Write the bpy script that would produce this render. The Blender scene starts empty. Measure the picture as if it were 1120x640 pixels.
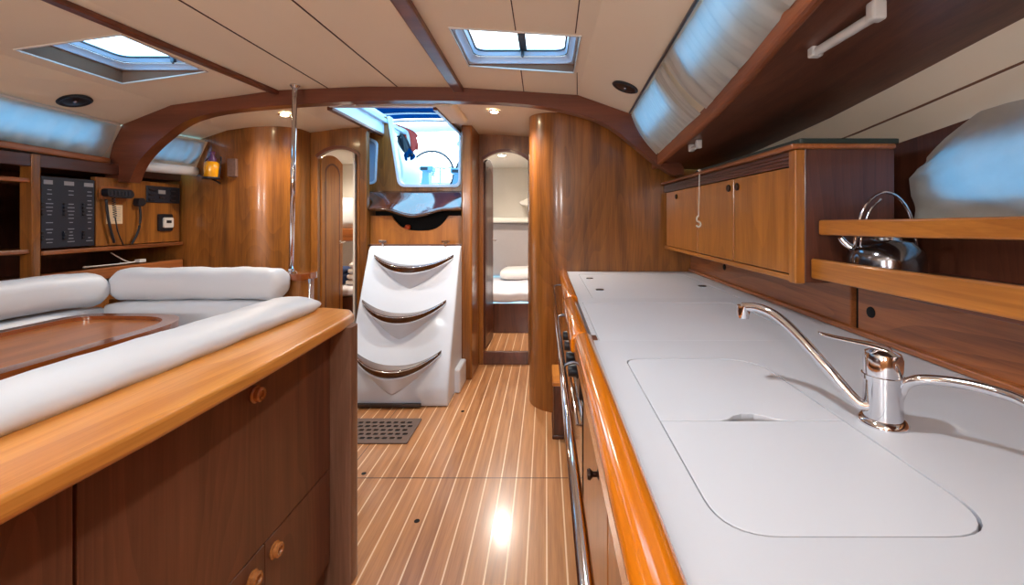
import bpy, bmesh, math, random
from mathutils import Vector, Matrix
from mathutils.geometry import tessellate_polygon
random.seed(7)
PI = math.pi
C = bpy.context.scene.collection
F, VX, VY, H = 470.0, 597.0, 238.0, 1.2
def W(px, py, Y): return Vector(((px-VX)*Y/F, Y, H-(py-VY)*Y/F))
def lin(c):
    c /= 255.0
    return c/12.92 if c <= .04045 else ((c+.055)/1.055)**2.4
def rgb(r, g, b): return (lin(r), lin(g), lin(b), 1)
# ------------------------------------------------------------------ materials
def nmat(name):
    m = bpy.data.materials.new(name); m.use_nodes = True
    nt = m.node_tree; b = nt.nodes['Principled BSDF']
    return m, nt, b
def plain(name, col, rough=.5, metal=0, coat=0, noise=.05, nscale=40, bump=0, spec=None, sheen=0):
    m, nt, b = nmat(name)
    N = nt.nodes.new; L = nt.links.new
    tc = N('ShaderNodeTexCoord'); no = N('ShaderNodeTexNoise')
    no.inputs['Scale'].default_value = nscale; no.inputs['Detail'].default_value = 4
    L(tc.outputs['Object'], no.inputs['Vector'])
    mx = N('ShaderNodeMix'); mx.data_type = 'RGBA'
    mx.inputs[6].default_value = tuple(c*(1-noise) for c in col[:3])+(1,)
    mx.inputs[7].default_value = tuple(min(1, c*(1+noise)) for c in col[:3])+(1,)
    L(no.outputs['Fac'], mx.inputs[0]); L(mx.outputs[2], b.inputs['Base Color'])
    b.inputs['Roughness'].default_value = rough; b.inputs['Metallic'].default_value = metal
    b.inputs['Coat Weight'].default_value = coat; b.inputs['Coat Roughness'].default_value = .08
    if sheen: b.inputs['Sheen Weight'].default_value = sheen
    if spec is not None: b.inputs['Specular IOR Level'].default_value = spec
    if bump:
        bp = N('ShaderNodeBump'); bp.inputs['Strength'].default_value = bump; bp.inputs['Distance'].default_value = .002
        L(no.outputs['Fac'], bp.inputs['Height']); L(bp.outputs['Normal'], b.inputs['Normal'])
    return m
def wood(name, dark, light, axis='z', rough=.35, coat=.3, flame=.5, freq=1.0):
    m, nt, b = nmat(name); N = nt.nodes.new; L = nt.links.new
    tc = N('ShaderNodeTexCoord'); mp = N('ShaderNodeMapping')
    s = {'x': (.9, 14, 14), 'y': (14, .9, 14), 'z': (14, 14, .9)}[axis]
    mp.inputs['Scale'].default_value = tuple(v*freq for v in s)
    L(tc.outputs['Object'], mp.inputs['Vector'])
    n1 = N('ShaderNodeTexNoise'); n1.inputs['Scale'].default_value = 1.0; n1.inputs['Detail'].default_value = 6; n1.inputs['Roughness'].default_value = .6
    L(mp.outputs[0], n1.inputs['Vector'])
    # flame figure: contour lines of a stretched noise
    mp2 = N('ShaderNodeMapping'); s2 = {'x': (.35, 3.2, 3.2), 'y': (3.2, .35, 3.2), 'z': (3.2, 3.2, .55)}[axis]
    mp2.inputs['Scale'].default_value = tuple(v*freq for v in s2); L(tc.outputs['Object'], mp2.inputs['Vector'])
    n2 = N('ShaderNodeTexNoise'); n2.inputs['Scale'].default_value = 1.0; n2.inputs['Detail'].default_value = 1.5
    L(mp2.outputs[0], n2.inputs['Vector'])
    mul = N('ShaderNodeMath'); mul.operation = 'MULTIPLY'; mul.inputs[1].default_value = 26; L(n2.outputs['Fac'], mul.inputs[0])
    fr = N('ShaderNodeMath'); fr.operation = 'FRACT'; L(mul.outputs[0], fr.inputs[0])
    mp3 = N('ShaderNodeMapping'); s3 = {'x': (6, 220, 220), 'y': (6, 220, 220), 'z': (220, 220, 6)}[axis]
    if axis == 'y': s3 = (220, 6, 220)
    mp3.inputs['Scale'].default_value = s3; L(tc.outputs['Object'], mp3.inputs['Vector'])
    n3 = N('ShaderNodeTexNoise'); n3.inputs['Scale'].default_value = 1.0; n3.inputs['Detail'].default_value = 2; L(mp3.outputs[0], n3.inputs['Vector'])
    a = N('ShaderNodeMath'); a.operation = 'MULTIPLY_ADD'; L(fr.outputs[0], a.inputs[0]); a.inputs[1].default_value = .28*flame
    L(n1.outputs['Fac'], a.inputs[2])
    a2 = N('ShaderNodeMath'); a2.operation = 'MULTIPLY_ADD'; L(n3.outputs['Fac'], a2.inputs[0]); a2.inputs[1].default_value = .3; L(a.outputs[0], a2.inputs[2])
    cr = N('ShaderNodeValToRGB'); cr.color_ramp.elements[0].position = .45; cr.color_ramp.elements[1].position = .95
    cr.color_ramp.elements[0].color = dark; cr.color_ramp.elements[1].color = light
    L(a2.outputs[0], cr.inputs['Fac']); L(cr.outputs['Color'], b.inputs['Base Color'])
    b.inputs['Roughness'].default_value = rough; b.inputs['Coat Weight'].default_value = coat; b.inputs['Coat Roughness'].default_value = .12
    bp = N('ShaderNodeBump'); bp.inputs['Strength'].default_value = .08; bp.inputs['Distance'].default_value = .001
    L(n3.outputs['Fac'], bp.inputs['Height']); L(bp.outputs['Normal'], b.inputs['Normal'])
    return m
def emis(name, col, st):
    m, nt, b = nmat(name); b.inputs['Base Color'].default_value = col
    b.inputs['Emission Color'].default_value = col; b.inputs['Emission Strength'].default_value = st
    return m
def glass(name, col, gl=.12):
    m = bpy.data.materials.new(name); m.use_nodes = True; nt = m.node_tree; nt.nodes.clear(); N = nt.nodes.new; L = nt.links.new
    o = N('ShaderNodeOutputMaterial'); t = N('ShaderNodeBsdfTransparent'); g = N('ShaderNodeBsdfGlossy'); x = N('ShaderNodeMixShader')
    t.inputs[0].default_value = col; g.inputs['Roughness'].default_value = .02; x.inputs[0].default_value = gl
    L(t.outputs[0], x.inputs[1]); L(g.outputs[0], x.inputs[2]); L(x.outputs[0], o.inputs[0])
    return m
def cloth(name, col, trans=.5, bump=.2):
    m = bpy.data.materials.new(name); m.use_nodes = True; nt = m.node_tree; nt.nodes.clear(); N = nt.nodes.new; L = nt.links.new
    o = N('ShaderNodeOutputMaterial'); d = N('ShaderNodeBsdfDiffuse'); t = N('ShaderNodeBsdfTranslucent'); x = N('ShaderNodeMixShader')
    tc = N('ShaderNodeTexCoord'); n = N('ShaderNodeTexNoise'); n.inputs['Scale'].default_value = 30; n.inputs['Detail'].default_value = 5
    L(tc.outputs['Object'], n.inputs['Vector']); mx = N('ShaderNodeMix'); mx.data_type = 'RGBA'
    mx.inputs[6].default_value = tuple(c*.88 for c in col[:3])+(1,); mx.inputs[7].default_value = col
    L(n.outputs['Fac'], mx.inputs[0]); L(mx.outputs[2], d.inputs[0]); L(mx.outputs[2], t.inputs[0])
    bp = N('ShaderNodeBump'); bp.inputs['Strength'].default_value = bump; bp.inputs['Distance'].default_value = .004
    L(n.outputs['Fac'], bp.inputs['Height']); L(bp.outputs[0], d.inputs['Normal'])
    x.inputs[0].default_value = trans; L(d.outputs[0], x.inputs[1]); L(t.outputs[0], x.inputs[2]); L(x.outputs[0], o.inputs[0])
    return m
M = {}
M['teak'] = wood('teak_panel', rgb(90, 50, 20), rgb(172, 108, 44), 'z', .3, .35, .3)
M['teak_y'] = wood('teak_long', rgb(100, 52, 26), rgb(178, 106, 56), 'y', .32, .3)
M['teak_x'] = wood('teak_across', rgb(100, 52, 26), rgb(178, 106, 56), 'x', .32, .3)
M['honey'] = wood('honey_teak', rgb(176, 92, 26), rgb(222, 138, 58), 'z', .25, .5, .5)
M['honey_y'] = wood('honey_teak_long', rgb(186, 108, 36), rgb(226, 154, 72), 'y', .32, .3, .6)
M['door_honey'] = wood('honey_door', rgb(140, 80, 24), rgb(192, 122, 48), 'z', .33, .2, .35)
M['varnish'] = wood('orange_varnish', rgb(200, 104, 10), rgb(230, 134, 20), 'y', .14, 1.0, .2)
M['dark'] = wood('dark_mahogany', rgb(62, 32, 22), rgb(104, 58, 40), 'z', .35, .25)
M['dark_y'] = wood('dark_mahogany_long', rgb(58, 30, 20), rgb(100, 54, 38), 'y', .35, .3, .3)
M['cabinet'] = wood('cabinet_face', rgb(84, 48, 33), rgb(124, 75, 52), 'z', .38, .12, .6)
M['deck_under'] = wood('deck_underside', rgb(88, 52, 38), rgb(128, 78, 56), 'y', .4, .1, .3)
M['greypost'] = wood('pale_post', rgb(96, 64, 48), rgb(146, 106, 84), 'z', .35, .3, .3)
M['kettle'] = plain('kettle_steel', rgb(120, 120, 126), .14, 1.0)
M['rail_wood'] = wood('rail_wood', rgb(120, 62, 30), rgb(168, 98, 56), 'y', .5, 0, .3)
M['strapblue'] = plain('dark_blue_strap', rgb(24, 58, 84), .4)
M['rimwood'] = wood('rim_wood', rgb(104, 48, 20), rgb(160, 86, 38), 'y', .12, 1.0, .2)
M['rail_y'] = wood('honey_rail', rgb(140, 80, 24), rgb(192, 122, 48), 'y', .35, .2, .3)
M['redbeam'] = wood('red_beam', rgb(92, 46, 28), rgb(128, 70, 46), 'x', .32, .2, .2)
M['gloss'] = wood('mirror_varnish', rgb(60, 30, 24), rgb(110, 62, 44), 'z', .05, 1.0, .4)
M['gloss'].node_tree.nodes['Principled BSDF'].inputs['Coat IOR'].default_value = 1.75
M['gloss'].node_tree.nodes['Principled BSDF'].inputs['Coat Roughness'].default_value = .05
M['table'] = wood('table_top', rgb(140, 76, 26), rgb(192, 116, 50), 'y', .32, .3, .4, .7)
M['tread'] = wood('tread_wood', rgb(52, 30, 18), rgb(98, 60, 34), 'x', .14, 1.0, .2)
M['liner'] = plain('headliner_vinyl', rgb(240, 226, 202), .7, noise=.03, nscale=3, bump=.03)
M['reveal'] = plain('reveal_tan', rgb(120, 84, 62), .7)
M['seam'] = plain('seam_dark', rgb(70, 40, 28), .7)
M['white'] = plain('white_gelcoat', rgb(222, 232, 246), .38, coat=.15, noise=.01)
M['counter'] = plain('counter_laminate', rgb(203, 206, 214), .42, noise=.035, nscale=2.5)
M['lid'] = plain('lid_laminate', rgb(207, 210, 218), .42, noise=.035, nscale=3)
M['vinyl'] = plain('white_vinyl', rgb(214, 218, 224), .42, noise=.03, nscale=6, bump=.15)
M['chrome'] = plain('chrome', rgb(222, 222, 226), .09, 1.0, noise=.02)
M['steel'] = plain('brushed_steel', rgb(196, 196, 202), .22, 1.0, noise=.06, nscale=80)
M['steeldark'] = plain('dark_steel', rgb(90, 90, 96), .3, 1.0)
M['black'] = plain('black_plastic', rgb(22, 24, 32), .4)
M['blackgap'] = plain('black_shadow_gap', rgb(14, 13, 15), .9)
M['navy'] = plain('navy_panel', rgb(30, 34, 46), .45)
M['greytext'] = plain('grey_print', rgb(138, 142, 152), .6)
M['labelgrey'] = plain('grey_label', rgb(150, 148, 152), .5)
M['paper'] = plain('cream_paper', rgb(222, 196, 160), .8)
M['whiteplastic'] = plain('white_plastic', rgb(214, 210, 204), .35)
M['frame'] = plain('hatch_frame_pale_blue', rgb(196, 218, 242), .35)
M['rope'] = plain('white_cord', rgb(220, 212, 196), .8, bump=.5, nscale=300)
M['knob'] = wood('knob_wood', rgb(140, 80, 36), rgb(206, 136, 76), 'x', .25, .6)
M['darkknob'] = plain('bronze_knob', rgb(52, 34, 26), .3, .6)
M['blue_cloth'] = cloth('blue_canvas', rgb(10, 78, 138), .45)
M['curtain'] = cloth('cream_curtain', rgb(212, 206, 196), .42)
M['mattress'] = plain('mattress_sheet', rgb(222, 220, 228), .8, noise=.06, nscale=8, bump=.6)
M['towel'] = plain('towel_white', rgb(232, 226, 222), .9, noise=.05, nscale=200, bump=.8)
M['towelblue'] = plain('towel_blue', rgb(60, 76, 120), .9, noise=.08, nscale=200, bump=.8)
M['cabinwall'] = plain('cabin_white', rgb(226, 218, 206), .6, noise=.02)
M['cabingrey'] = plain('cabin_grey_vinyl', rgb(168, 158, 156), .7, noise=.03)
M['red'] = plain('red_fabric', rgb(190, 62, 50), .8)
M['orange'] = plain('orange_plastic', rgb(226, 92, 44), .5)
M['amber'] = plain('amber_glass', rgb(236, 164, 20), .12, coat=1)
M['grate'] = plain('grate_rubber', rgb(112, 92, 82), .6)
M['greenmat'] = plain('dark_green_mat', rgb(38, 50, 44), .5)
M['glass'] = glass('clear_pane', (.92, .97, 1, 1))
M['smoke'] = glass('blue_pane', (.55, .8, .95, 1), .1)
M['lamp'] = emis('lamp_lens', rgb(255, 232, 190), 60)
M['cockpit'] = plain('cockpit_gelcoat', rgb(236, 240, 244), .4)
M['pedestal'] = plain('pedestal_grey', rgb(120, 160, 190), .5)
def floor_mat():
    m, nt, b = nmat('teak_and_holly'); N = nt.nodes.new; L = nt.links.new
    tc = N('ShaderNodeTexCoord'); sp = N('ShaderNodeSeparateXYZ'); L(tc.outputs['Object'], sp.inputs[0])
    def mth(op, a, c=None, v=None, d=None):
        n = N('ShaderNodeMath'); n.operation = op
        if hasattr(a, 'links'): L(a, n.inputs[0])
        else: n.inputs[0].default_value = a
        if c is not None:
            if hasattr(c, 'links'): L(c, n.inputs[1])
            else: n.inputs[1].default_value = c
        if d is not None: n.inputs[2].default_value = d
        return n.outputs[0]
    P = .0693
    u = mth('DIVIDE', mth('ADD', sp.outputs['X'], 5-.0024+P/2), P)
    # 5/P phase
    ph = (5 % P)/P
    u = mth('SUBTRACT', u, ph)
    f = mth('FRACT', u); pl = mth('FLOOR', u)
    st = mth('LESS_THAN', mth('ABSOLUTE', mth('SUBTRACT', f, .5)), .042)
    wn = N('ShaderNodeTexWhiteNoise'); wn.noise_dimensions = '1D'; L(mth('FLOOR', mth('ADD', u, .5)), wn.inputs['W'])
    mp = N('ShaderNodeMapping'); mp.inputs['Scale'].default_value = (30, 1.6, 1); L(tc.outputs['Object'], mp.inputs['Vector'])
    n1 = N('ShaderNodeTexNoise'); n1.inputs['Scale'].default_value = 1.5; n1.inputs['Detail'].default_value = 6; L(mp.outputs[0], n1.inputs['Vector'])
    mp3 = N('ShaderNodeMapping'); mp3.inputs['Scale'].default_value = (260, 8, 1); L(tc.outputs['Object'], mp3.inputs['Vector'])
    n3 = N('ShaderNodeTexNoise'); n3.inputs['Scale'].default_value = 1; L(mp3.outputs[0], n3.inputs['Vector'])
    s = mth('ADD', mth('MULTIPLY', n1.outputs['Fac'], .7), mth('ADD', mth('MULTIPLY', wn.outputs['Value'], .16), mth('MULTIPLY', n3.outputs['Fac'], .3)))
    cr = N('ShaderNodeValToRGB'); cr.color_ramp.elements[0].position = .3; cr.color_ramp.elements[1].position = .85
    cr.color_ramp.elements[0].color = rgb(140, 88, 50); cr.color_ramp.elements[1].color = rgb(206, 146, 94); L(s, cr.inputs['Fac'])
    mx = N('ShaderNodeMix'); mx.data_type = 'RGBA'; L(st, mx.inputs[0]); L(cr.outputs[0], mx.inputs[6]); mx.inputs[7].default_value = rgb(238, 206, 168)
    # hatch joints
    y = sp.outputs['Y']; x = sp.outputs['X']
    l1 = mth('MULTIPLY', mth('LESS_THAN', mth('ABSOLUTE', mth('SUBTRACT', y, 2.128)), .0035),
             mth('MULTIPLY', mth('GREATER_THAN', x, -.69), mth('LESS_THAN', x, -.03)))
    l2 = mth('MULTIPLY', mth('LESS_THAN', mth('ABSOLUTE', mth('SUBTRACT', x, -.688)), .0025), mth('LESS_THAN', y, 2.13))
    l3 = mth('MULTIPLY', mth('LESS_THAN', mth('ABSOLUTE', mth('SUBTRACT', x, -.032)), .002), mth('LESS_THAN', y, 2.13))
    l4 = mth('MULTIPLY', mth('LESS_THAN', mth('ABSOLUTE', mth('SUBTRACT', y, 1.02)), .003), mth('GREATER_THAN', x, -.69))
    l = mth('MAXIMUM', mth('MAXIMUM', l1, l2), mth('MAXIMUM', l3, l4))
    m2 = N('ShaderNodeMix'); m2.data_type = 'RGBA'; L(l, m2.inputs[0]); L(mx.outputs[2], m2.inputs[6]); m2.inputs[7].default_value = rgb(60, 32, 20)
    L(m2.outputs[2], b.inputs['Base Color'])
    b.inputs['Roughness'].default_value = .3; b.inputs['Coat Weight'].default_value = .4; b.inputs['Coat Roughness'].default_value = .14
    return m
M['floor'] = floor_mat()
# ------------------------------------------------------------------ mesh helpers
def BM(): return bmesh.new()
def box(bm, x0, x1, y0, y1, z0, z1):
    v = [bm.verts.new((x, y, z)) for x in (x0, x1) for y in (y0, y1) for z in (z0, z1)]
    for f in ((0, 1, 3, 2), (4, 6, 7, 5), (0, 4, 5, 1), (2, 3, 7, 6), (0, 2, 6, 4), (1, 5, 7, 3)):
        bm.faces.new([v[i] for i in f])
    return v
def plate(bm, loops, T, d0, d1):
    """extrude a 2-D outline (first loop) with holes (others) between depths d0 and d1 through the map T(u,v,d)"""
    tris = tessellate_polygon([[Vector((p[0], p[1], 0)) for p in lp] for lp in loops])
    flat = [p for lp in loops for p in lp]
    A = [bm.verts.new(T(p[0], p[1], d0)) for p in flat]; B = [bm.verts.new(T(p[0], p[1], d1)) for p in flat]
    for t in tris:
        try: bm.faces.new([A[i] for i in t]); bm.faces.new([B[i] for i in reversed(t)])
        except ValueError: pass
    k = 0
    for lp in loops:
        n = len(lp)
        for i in range(n):
            j = (i+1) % n
            try: bm.faces.new((A[k+i], A[k+j], B[k+j], B[k+i]))
            except ValueError: pass
        k += n
XZ = lambda u, v, d: Vector((u, d, v))
XY = lambda u, v, d: Vector((u, v, d))
YZ = lambda u, v, d: Vector((d, u, v))
def rpoly(pts, r, seg=6):
    out = []; n = len(pts)
    for i in range(n):
        p0 = Vector(pts[i-1]); p = Vector(pts[i]); p1 = Vector(pts[(i+1) % n])
        rr = r[i] if isinstance(r, (list, tuple)) else r
        if rr <= 0: out.append(tuple(p)); continue
        a = (p0-p); b = (p1-p); la, lb = a.length, b.length; a.normalize(); b.normalize()
        t = min(rr, la*.49, lb*.49)
        A = p+a*t; B = p+b*t
        for k in range(seg+1):
            s = k/seg
            q = A*(1-s)**2+p*2*s*(1-s)+B*s*s
            # bulge slightly toward a circular corner
            out.append((q.x, q.y))
    return out
def rect(x0, x1, y0, y1, r=0, seg=6):
    p = [(x0, y0), (x1, y0), (x1, y1), (x0, y1)]
    return rpoly(p, r, seg) if r else p
def sweep(bm, path, prof, scales=None, up=Vector((0, 0, 1)), closed=False, caps=True):
    path = [Vector(p) for p in path]; n = len(path); rings = []
    for i, p in enumerate(path):
        if closed: t = path[(i+1) % n]-path[i-1]
        else: t = path[min(i+1, n-1)]-path[max(i-1, 0)]
        t.normalize(); u = up
        if abs(t.dot(u)) > .98: u = Vector((0, 1, 0))
        s = t.cross(u).normalized(); w = s.cross(t).normalized()
        k = scales[i] if scales else 1
        ka, kb = k if isinstance(k, tuple) else (k, k)
        rings.append([bm.verts.new(p+s*a*ka+w*b*kb) for a, b in prof])
    m = len(prof)
    rng = range(n) if closed else range(n-1)
    for i in rng:
        A, B = rings[i], rings[(i+1) % n]
        for j in range(m): bm.faces.new((A[j], A[(j+1) % m], B[(j+1) % m], B[j]))
    if caps and not closed:
        bm.faces.new(list(reversed(rings[0]))); bm.faces.new(rings[-1])
def circ(r, n=12, ry=None): return [(r*math.cos(2*PI*i/n), (ry or r)*math.sin(2*PI*i/n)) for i in range(n)]
def smooth_path(pts, sub=5):
    pts = [Vector(p) for p in pts]; out = []
    for i in range(len(pts)-1):
        p0 = pts[max(i-1, 0)]; p1 = pts[i]; p2 = pts[i+1]; p3 = pts[min(i+2, len(pts)-1)]
        for k in range(sub):
            t = k/sub
            out.append(.5*((2*p1)+(p2-p0)*t+(2*p0-5*p1+4*p2-p3)*t*t+(3*p1-p0-3*p2+p3)*t**3))
    out.append(pts[-1]); return out
def tube(bm, pts, r, n=12, sm=0, **k):
    sweep(bm, smooth_path(pts, sm) if sm else pts, circ(r, n), **k)
def lathe(bm, prof, c, axis='z', n=24):
    """prof = [(radius, height)...] around c"""
    def P(r, h, a):
        x, y = r*math.cos(a), r*math.sin(a)
        v = {'z': (x, y, h), 'y': (x, h, y), 'x': (h, x, y)}[axis]
        return Vector(c)+Vector(v)
    rings = []
    for r, h in prof:
        if r < 1e-6: rings.append([bm.verts.new(P(0, h, 0))])
        else: rings.append([bm.verts.new(P(r, h, 2*PI*i/n)) for i in range(n)])
    for A, B in zip(rings, rings[1:]):
        for i in range(n):
            j = (i+1) % n
            if len(A) == 1 and len(B) == 1: continue
            if len(A) == 1: bm.faces.new((A[0], B[i], B[j]))
            elif len(B) == 1: bm.faces.new((A[i], A[j], B[0]))
            else: bm.faces.new((A[i], A[j], B[j], B[i]))
    if len(rings[0]) > 1: bm.faces.new(rings[0])
    if len(rings[-1]) > 1: bm.faces.new(rings[-1])
def grid(bm, fn, nu, nv):
    g = [[bm.verts.new(fn(i/nu, j/nv)) for j in range(nv+1)] for i in range(nu+1)]
    for i in range(nu):
        for j in range(nv): bm.faces.new((g[i][j], g[i+1][j], g[i+1][j+1], g[i][j+1]))
def wloc(o):
    v = Vector((0, 0, 0))
    while o: v += o.location; o = o.parent
    return v
def obj(name, bm, mat, parent=None, bevel=0, smooth=False, seg=2, solid=0, sub=0):
    bmesh.ops.recalc_face_normals(bm, faces=bm.faces[:])
    if parent is None:
        xs = [v.co for v in bm.verts]
        o0 = Vector(((min(v.x for v in xs)+max(v.x for v in xs))/2, (min(v.y for v in xs)+max(v.y for v in xs))/2, min(v.z for v in xs)))
    else: o0 = wloc(parent)
    for v in bm.verts: v.co -= o0
    me = bpy.data.meshes.new(name); bm.to_mesh(me); bm.free()
    o = bpy.data.objects.new(name, me); C.objects.link(o)
    me.materials.append(M[mat] if isinstance(mat, str) else mat)
    if parent is None: o.location = o0
    else: o.parent = parent
    if smooth:
        for p in me.polygons: p.use_smooth = True
        if smooth != 'all':
            try: me.set_sharp_from_angle(angle=math.radians(40))
            except Exception: pass
    if solid:
        s = o.modifiers.new('solid', 'SOLIDIFY'); s.thickness = solid; s.offset = 0
    if bevel:
        b = o.modifiers.new('bevel', 'BEVEL'); b.width = bevel; b.segments = seg; b.limit_method = 'ANGLE'; b.angle_limit = math.radians(35)
    if sub:
        s = o.modifiers.new('sub', 'SUBSURF'); s.levels = sub; s.render_levels = sub
    return o
def tag(o, label, cat, group=None):
    o['label'] = label; o['category'] = cat
    if group: o['group'] = group
    return o
def thing(name, label, cat, loc, group=None):
    o = bpy.data.objects.new(name, None); C.objects.link(o); o.location = loc; o.empty_display_size = .05
    return tag(o, label, cat, group)
def struct(o): o['kind'] = 'structure'; return o
def sroot(name, loc):
    o = bpy.data.objects.new(name, None); C.objects.link(o); o.location = loc; o.empty_display_size = .05
    return struct(o)
def lerp(a, b, t): return a+(b-a)*t
def interp(tab, x):
    tab = sorted(tab)
    if x <= tab[0][0]: return tab[0][1]
    for (a, va), (b, vb) in zip(tab, tab[1:]):
        if x <= b: return lerp(va, vb, (x-a)/(b-a))
    return tab[-1][1]
YF = -1.7    # forward bulkhead behind the camera
# ------------------------------------------------------------------ floor
b = BM(); box(b, -3.0, 1.2, YF, 3.62, -.06, 0); fl = struct(obj('floor', b, 'floor'))
fl.location = fl.location
for (px, py) in ((398, 518), (456, 570), (506, 450)):
    Y = F*H/(py-VY); X = (px-VX)*Y/F
    b = BM(); lathe(b, [(.0, .0004), (.009, .0006), (.011, .0002), (.011, -.001)], (X, Y, 0.0006), n=16)
    o = obj('finger_hole_shade', b, 'blackgap', fl); o['label'] = 'black disc painted as the shade in a round finger hole'  # flat black disc stands in for the shade inside the hole
# ventilation grate
gr = thing('floor_grate', 'grey-brown slotted grate set in the striped floor before the white steps', 'grate', (-.95, 2.41, .0))
def grate(bm):
    x0, x1, y0, y1 = -1.16, -.735, 2.275, 2.555
    holes = []
    ny, nx = 5, 9
    for j in range(ny):
        yy = y0+.03+(y1-y0-.06)*(j+.5)/ny
        for i in range(nx):
            xx = x0+.03+(x1-x0-.06)*(i+.5)/nx+(.008 if j % 2 else -.008)
            holes.append(rect(xx-.014, xx+.014, yy-.011, yy+.011, .006, 2))
    plate(bm, [rect(x0, x1, y0, y1, .01, 3)]+holes, XY, .001, .006)
b = BM(); grate(b); obj('plate', b, 'grate', gr)
b = BM(); box(b, -1.158, -.737, 2.277, 2.553, .0003, .0012); o = obj('slot_shade', b, 'blackgap', gr); o['label'] = 'thin black sheet painted as shade below the slots'  # black sheet stands in for shade under the slots
# ------------------------------------------------------------------ ceiling
CS = [(-2.40, 1.725), (-2.12, 1.836), (-1.52, 1.92), (-1.0, 1.942), (-.495, 1.937), (.18, 1.893), (.485, 1.785)]
def cz(x): return interp(CS, x)
def xr(Y): return .485-(2.45-Y)*.05 if Y < 2.45 else .485
def xl(Y): return -2.40+(2.45-Y)*.12 if Y < 2.45 else -2.40
HR = (-.37, .135, 1.645, 2.06)   # right roof hatch
HL = (-2.04, -1.63, 1.65, 2.07)  # left roof hatch
def ceil_mesh():
    bm = BM()
    xs = [-2.4, -2.3, -2.12, HL[0], -1.8, HL[1], -1.52, -1.3, -1.15, -1.0, -.75, -.495, HR[0], -.2, 0, HR[1], .18, .3, .485]
    ys = [YF, -1.2, -.6, 0, .5, 1.0, 1.4, HR[2], HL[2], HR[3], HL[3], 2.3, 2.46]
    def mp(x, y):
        X = x
        if x <= -2.12: X = lerp(-2.12, xl(y), (x+2.12)/(-2.4+2.12))
        if x >= .18: X = lerp(.18, xr(y), (x-.18)/(.485-.18))
        return (X, y, cz(x))
    g = [[bm.verts.new(mp(x, y)) for y in ys] for x in xs]
    for i in range(len(xs)-1):
        for j in range(len(ys)-1):
            cx, cy = (xs[i]+xs[i+1])/2, (ys[j]+ys[j+1])/2
            if HR[0] < cx < HR[1] and HR[2] < cy < HR[3]: continue
            if HL[0] < cx < HL[1] and HL[2] < cy < HL[3]: continue
            bm.faces.new((g[i][j], g[i+1][j], g[i+1][j+1], g[i][j+1]))
    return bm
b = ceil_mesh(); ce = struct(obj('ceiling', b, 'liner'))
def thick_up(o, t=.02):
    nz = sum(p.normal.z*p.area for p in o.data.polygons)
    s = o.modifiers.new('thickness', 'SOLIDIFY'); s.thickness = t; s.offset = 1 if nz > 0 else -1
thick_up(ce)
# aft ceiling with the companionway cut-out
CH = (-1.28, -.68, 2.6, 3.4)
def ceil_aft():
    bm = BM()
    xs = [-3.0, -2.3, -2.12, -1.8, -1.52, CH[0], -1.0, CH[1], -.4, -.1, .18, .485, .8, 1.2]
    ys = [2.46, CH[2], 2.9, 3.2, CH[3], 3.55]
    def z(x):
        if x < -2.25: return 1.72-(-2.3-x)*.2
        if x > .485: return 1.73-(x-.485)*.2
        return cz(x)-.055
    g = [[bm.verts.new((x, y, z(x))) for y in ys] for x in xs]
    for i in range(len(xs)-1):
        for j in range(len(ys)-1):
            cx, cy = (xs[i]+xs[i+1])/2, (ys[j]+ys[j+1])/2
            if CH[0] < cx < CH[1] and CH[2] < cy: continue
            if cx < -2.3 and cy < 2.85: continue
            if cx > .485 and cy < 2.6: continue
            bm.faces.new((g[i][j], g[i+1][j], g[i+1][j+1], g[i][j+1]))
    return bm
b = ceil_aft(); ca = struct(obj('ceiling', b, 'liner')); thick_up(ca)
# ceiling trims and seams
def cstrip(name, pts, w, t, mat, drop=0.0):
    b = BM()
    path = [Vector((x, y, cz(x)-t/2+.002-drop)) for x, y in pts]
    sweep(b, path, [(-w/2, -t/2), (w/2, -t/2), (w/2, t/2), (-w/2, t/2)])
    return struct(obj(name, b, mat, bevel=min(w, t)*.2))
cstrip('trim_1', [(-.475, YF), (-.482, 1.465), (-.495, 2.44)], .058, .03, 'redbeam')
cstrip('trim_2', [(-1.62, YF), (-1.587, 1.4), (-1.53, 2.44)], .042, .022, 'redbeam')
cstrip('trim_3', [(-1.236, YF), (-1.232, 2.44)], .007, .004, 'seam')
cstrip('trim_4', [(-.87, YF), (-.864, 1.4), (-.84, 2.44)], .007, .004, 'seam')
cstrip('trim_5', [(.1, .9), (.128, HR[3]+.03), (.18, 2.44)][:1]+[(.112, HR[2]-.02)], .004, .003, 'seam')
cstrip('trim_6', [(.150, HR[3]), (.178, 2.44)], .004, .003, 'seam')
cstrip('trim_7', [(-.11, .6), (-.115, HR[2]-.01)], .004, .003, 'seam')
cstrip('trim_8', [(-.12, HR[3]+.01), (-.125, 2.44)], .005, .003, 'seam')
# ------------------------------------------------------------------ laminated arch beam
outer = [(-2.50, 1.40), (-2.486, 1.46), (-2.44, 1.64), (-2.38, 1.735), (-2.12, 1.845), (-1.65, 1.918), (-1.0, 1.95), (-.46, 1.945), (.182, 1.90), (.49, 1.785), (.563, 1.68), (.65, 1.585), (.77, 1.50), (.78, 1.44)]
inner = [(.72, 1.44), (.615, 1.513), (.50, 1.607), (.365, 1.711), (.198, 1.782), (-.09, 1.838), (-.46, 1.858), (-1.0, 1.86), (-1.65, 1.822), (-1.99, 1.765), (-2.174, 1.648), (-2.30, 1.52), (-2.356, 1.40)]
def sm2(p, n=4): return [(v.x, v.y) for v in smooth_path([(a, c, 0) for a, c in p], n)]
b = BM(); plate(b, [sm2(outer)+sm2(inner)], XZ, 2.43, 2.50)
struct(obj('trim_9', b, 'redbeam', bevel=.012, seg=3, smooth=True))
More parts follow.
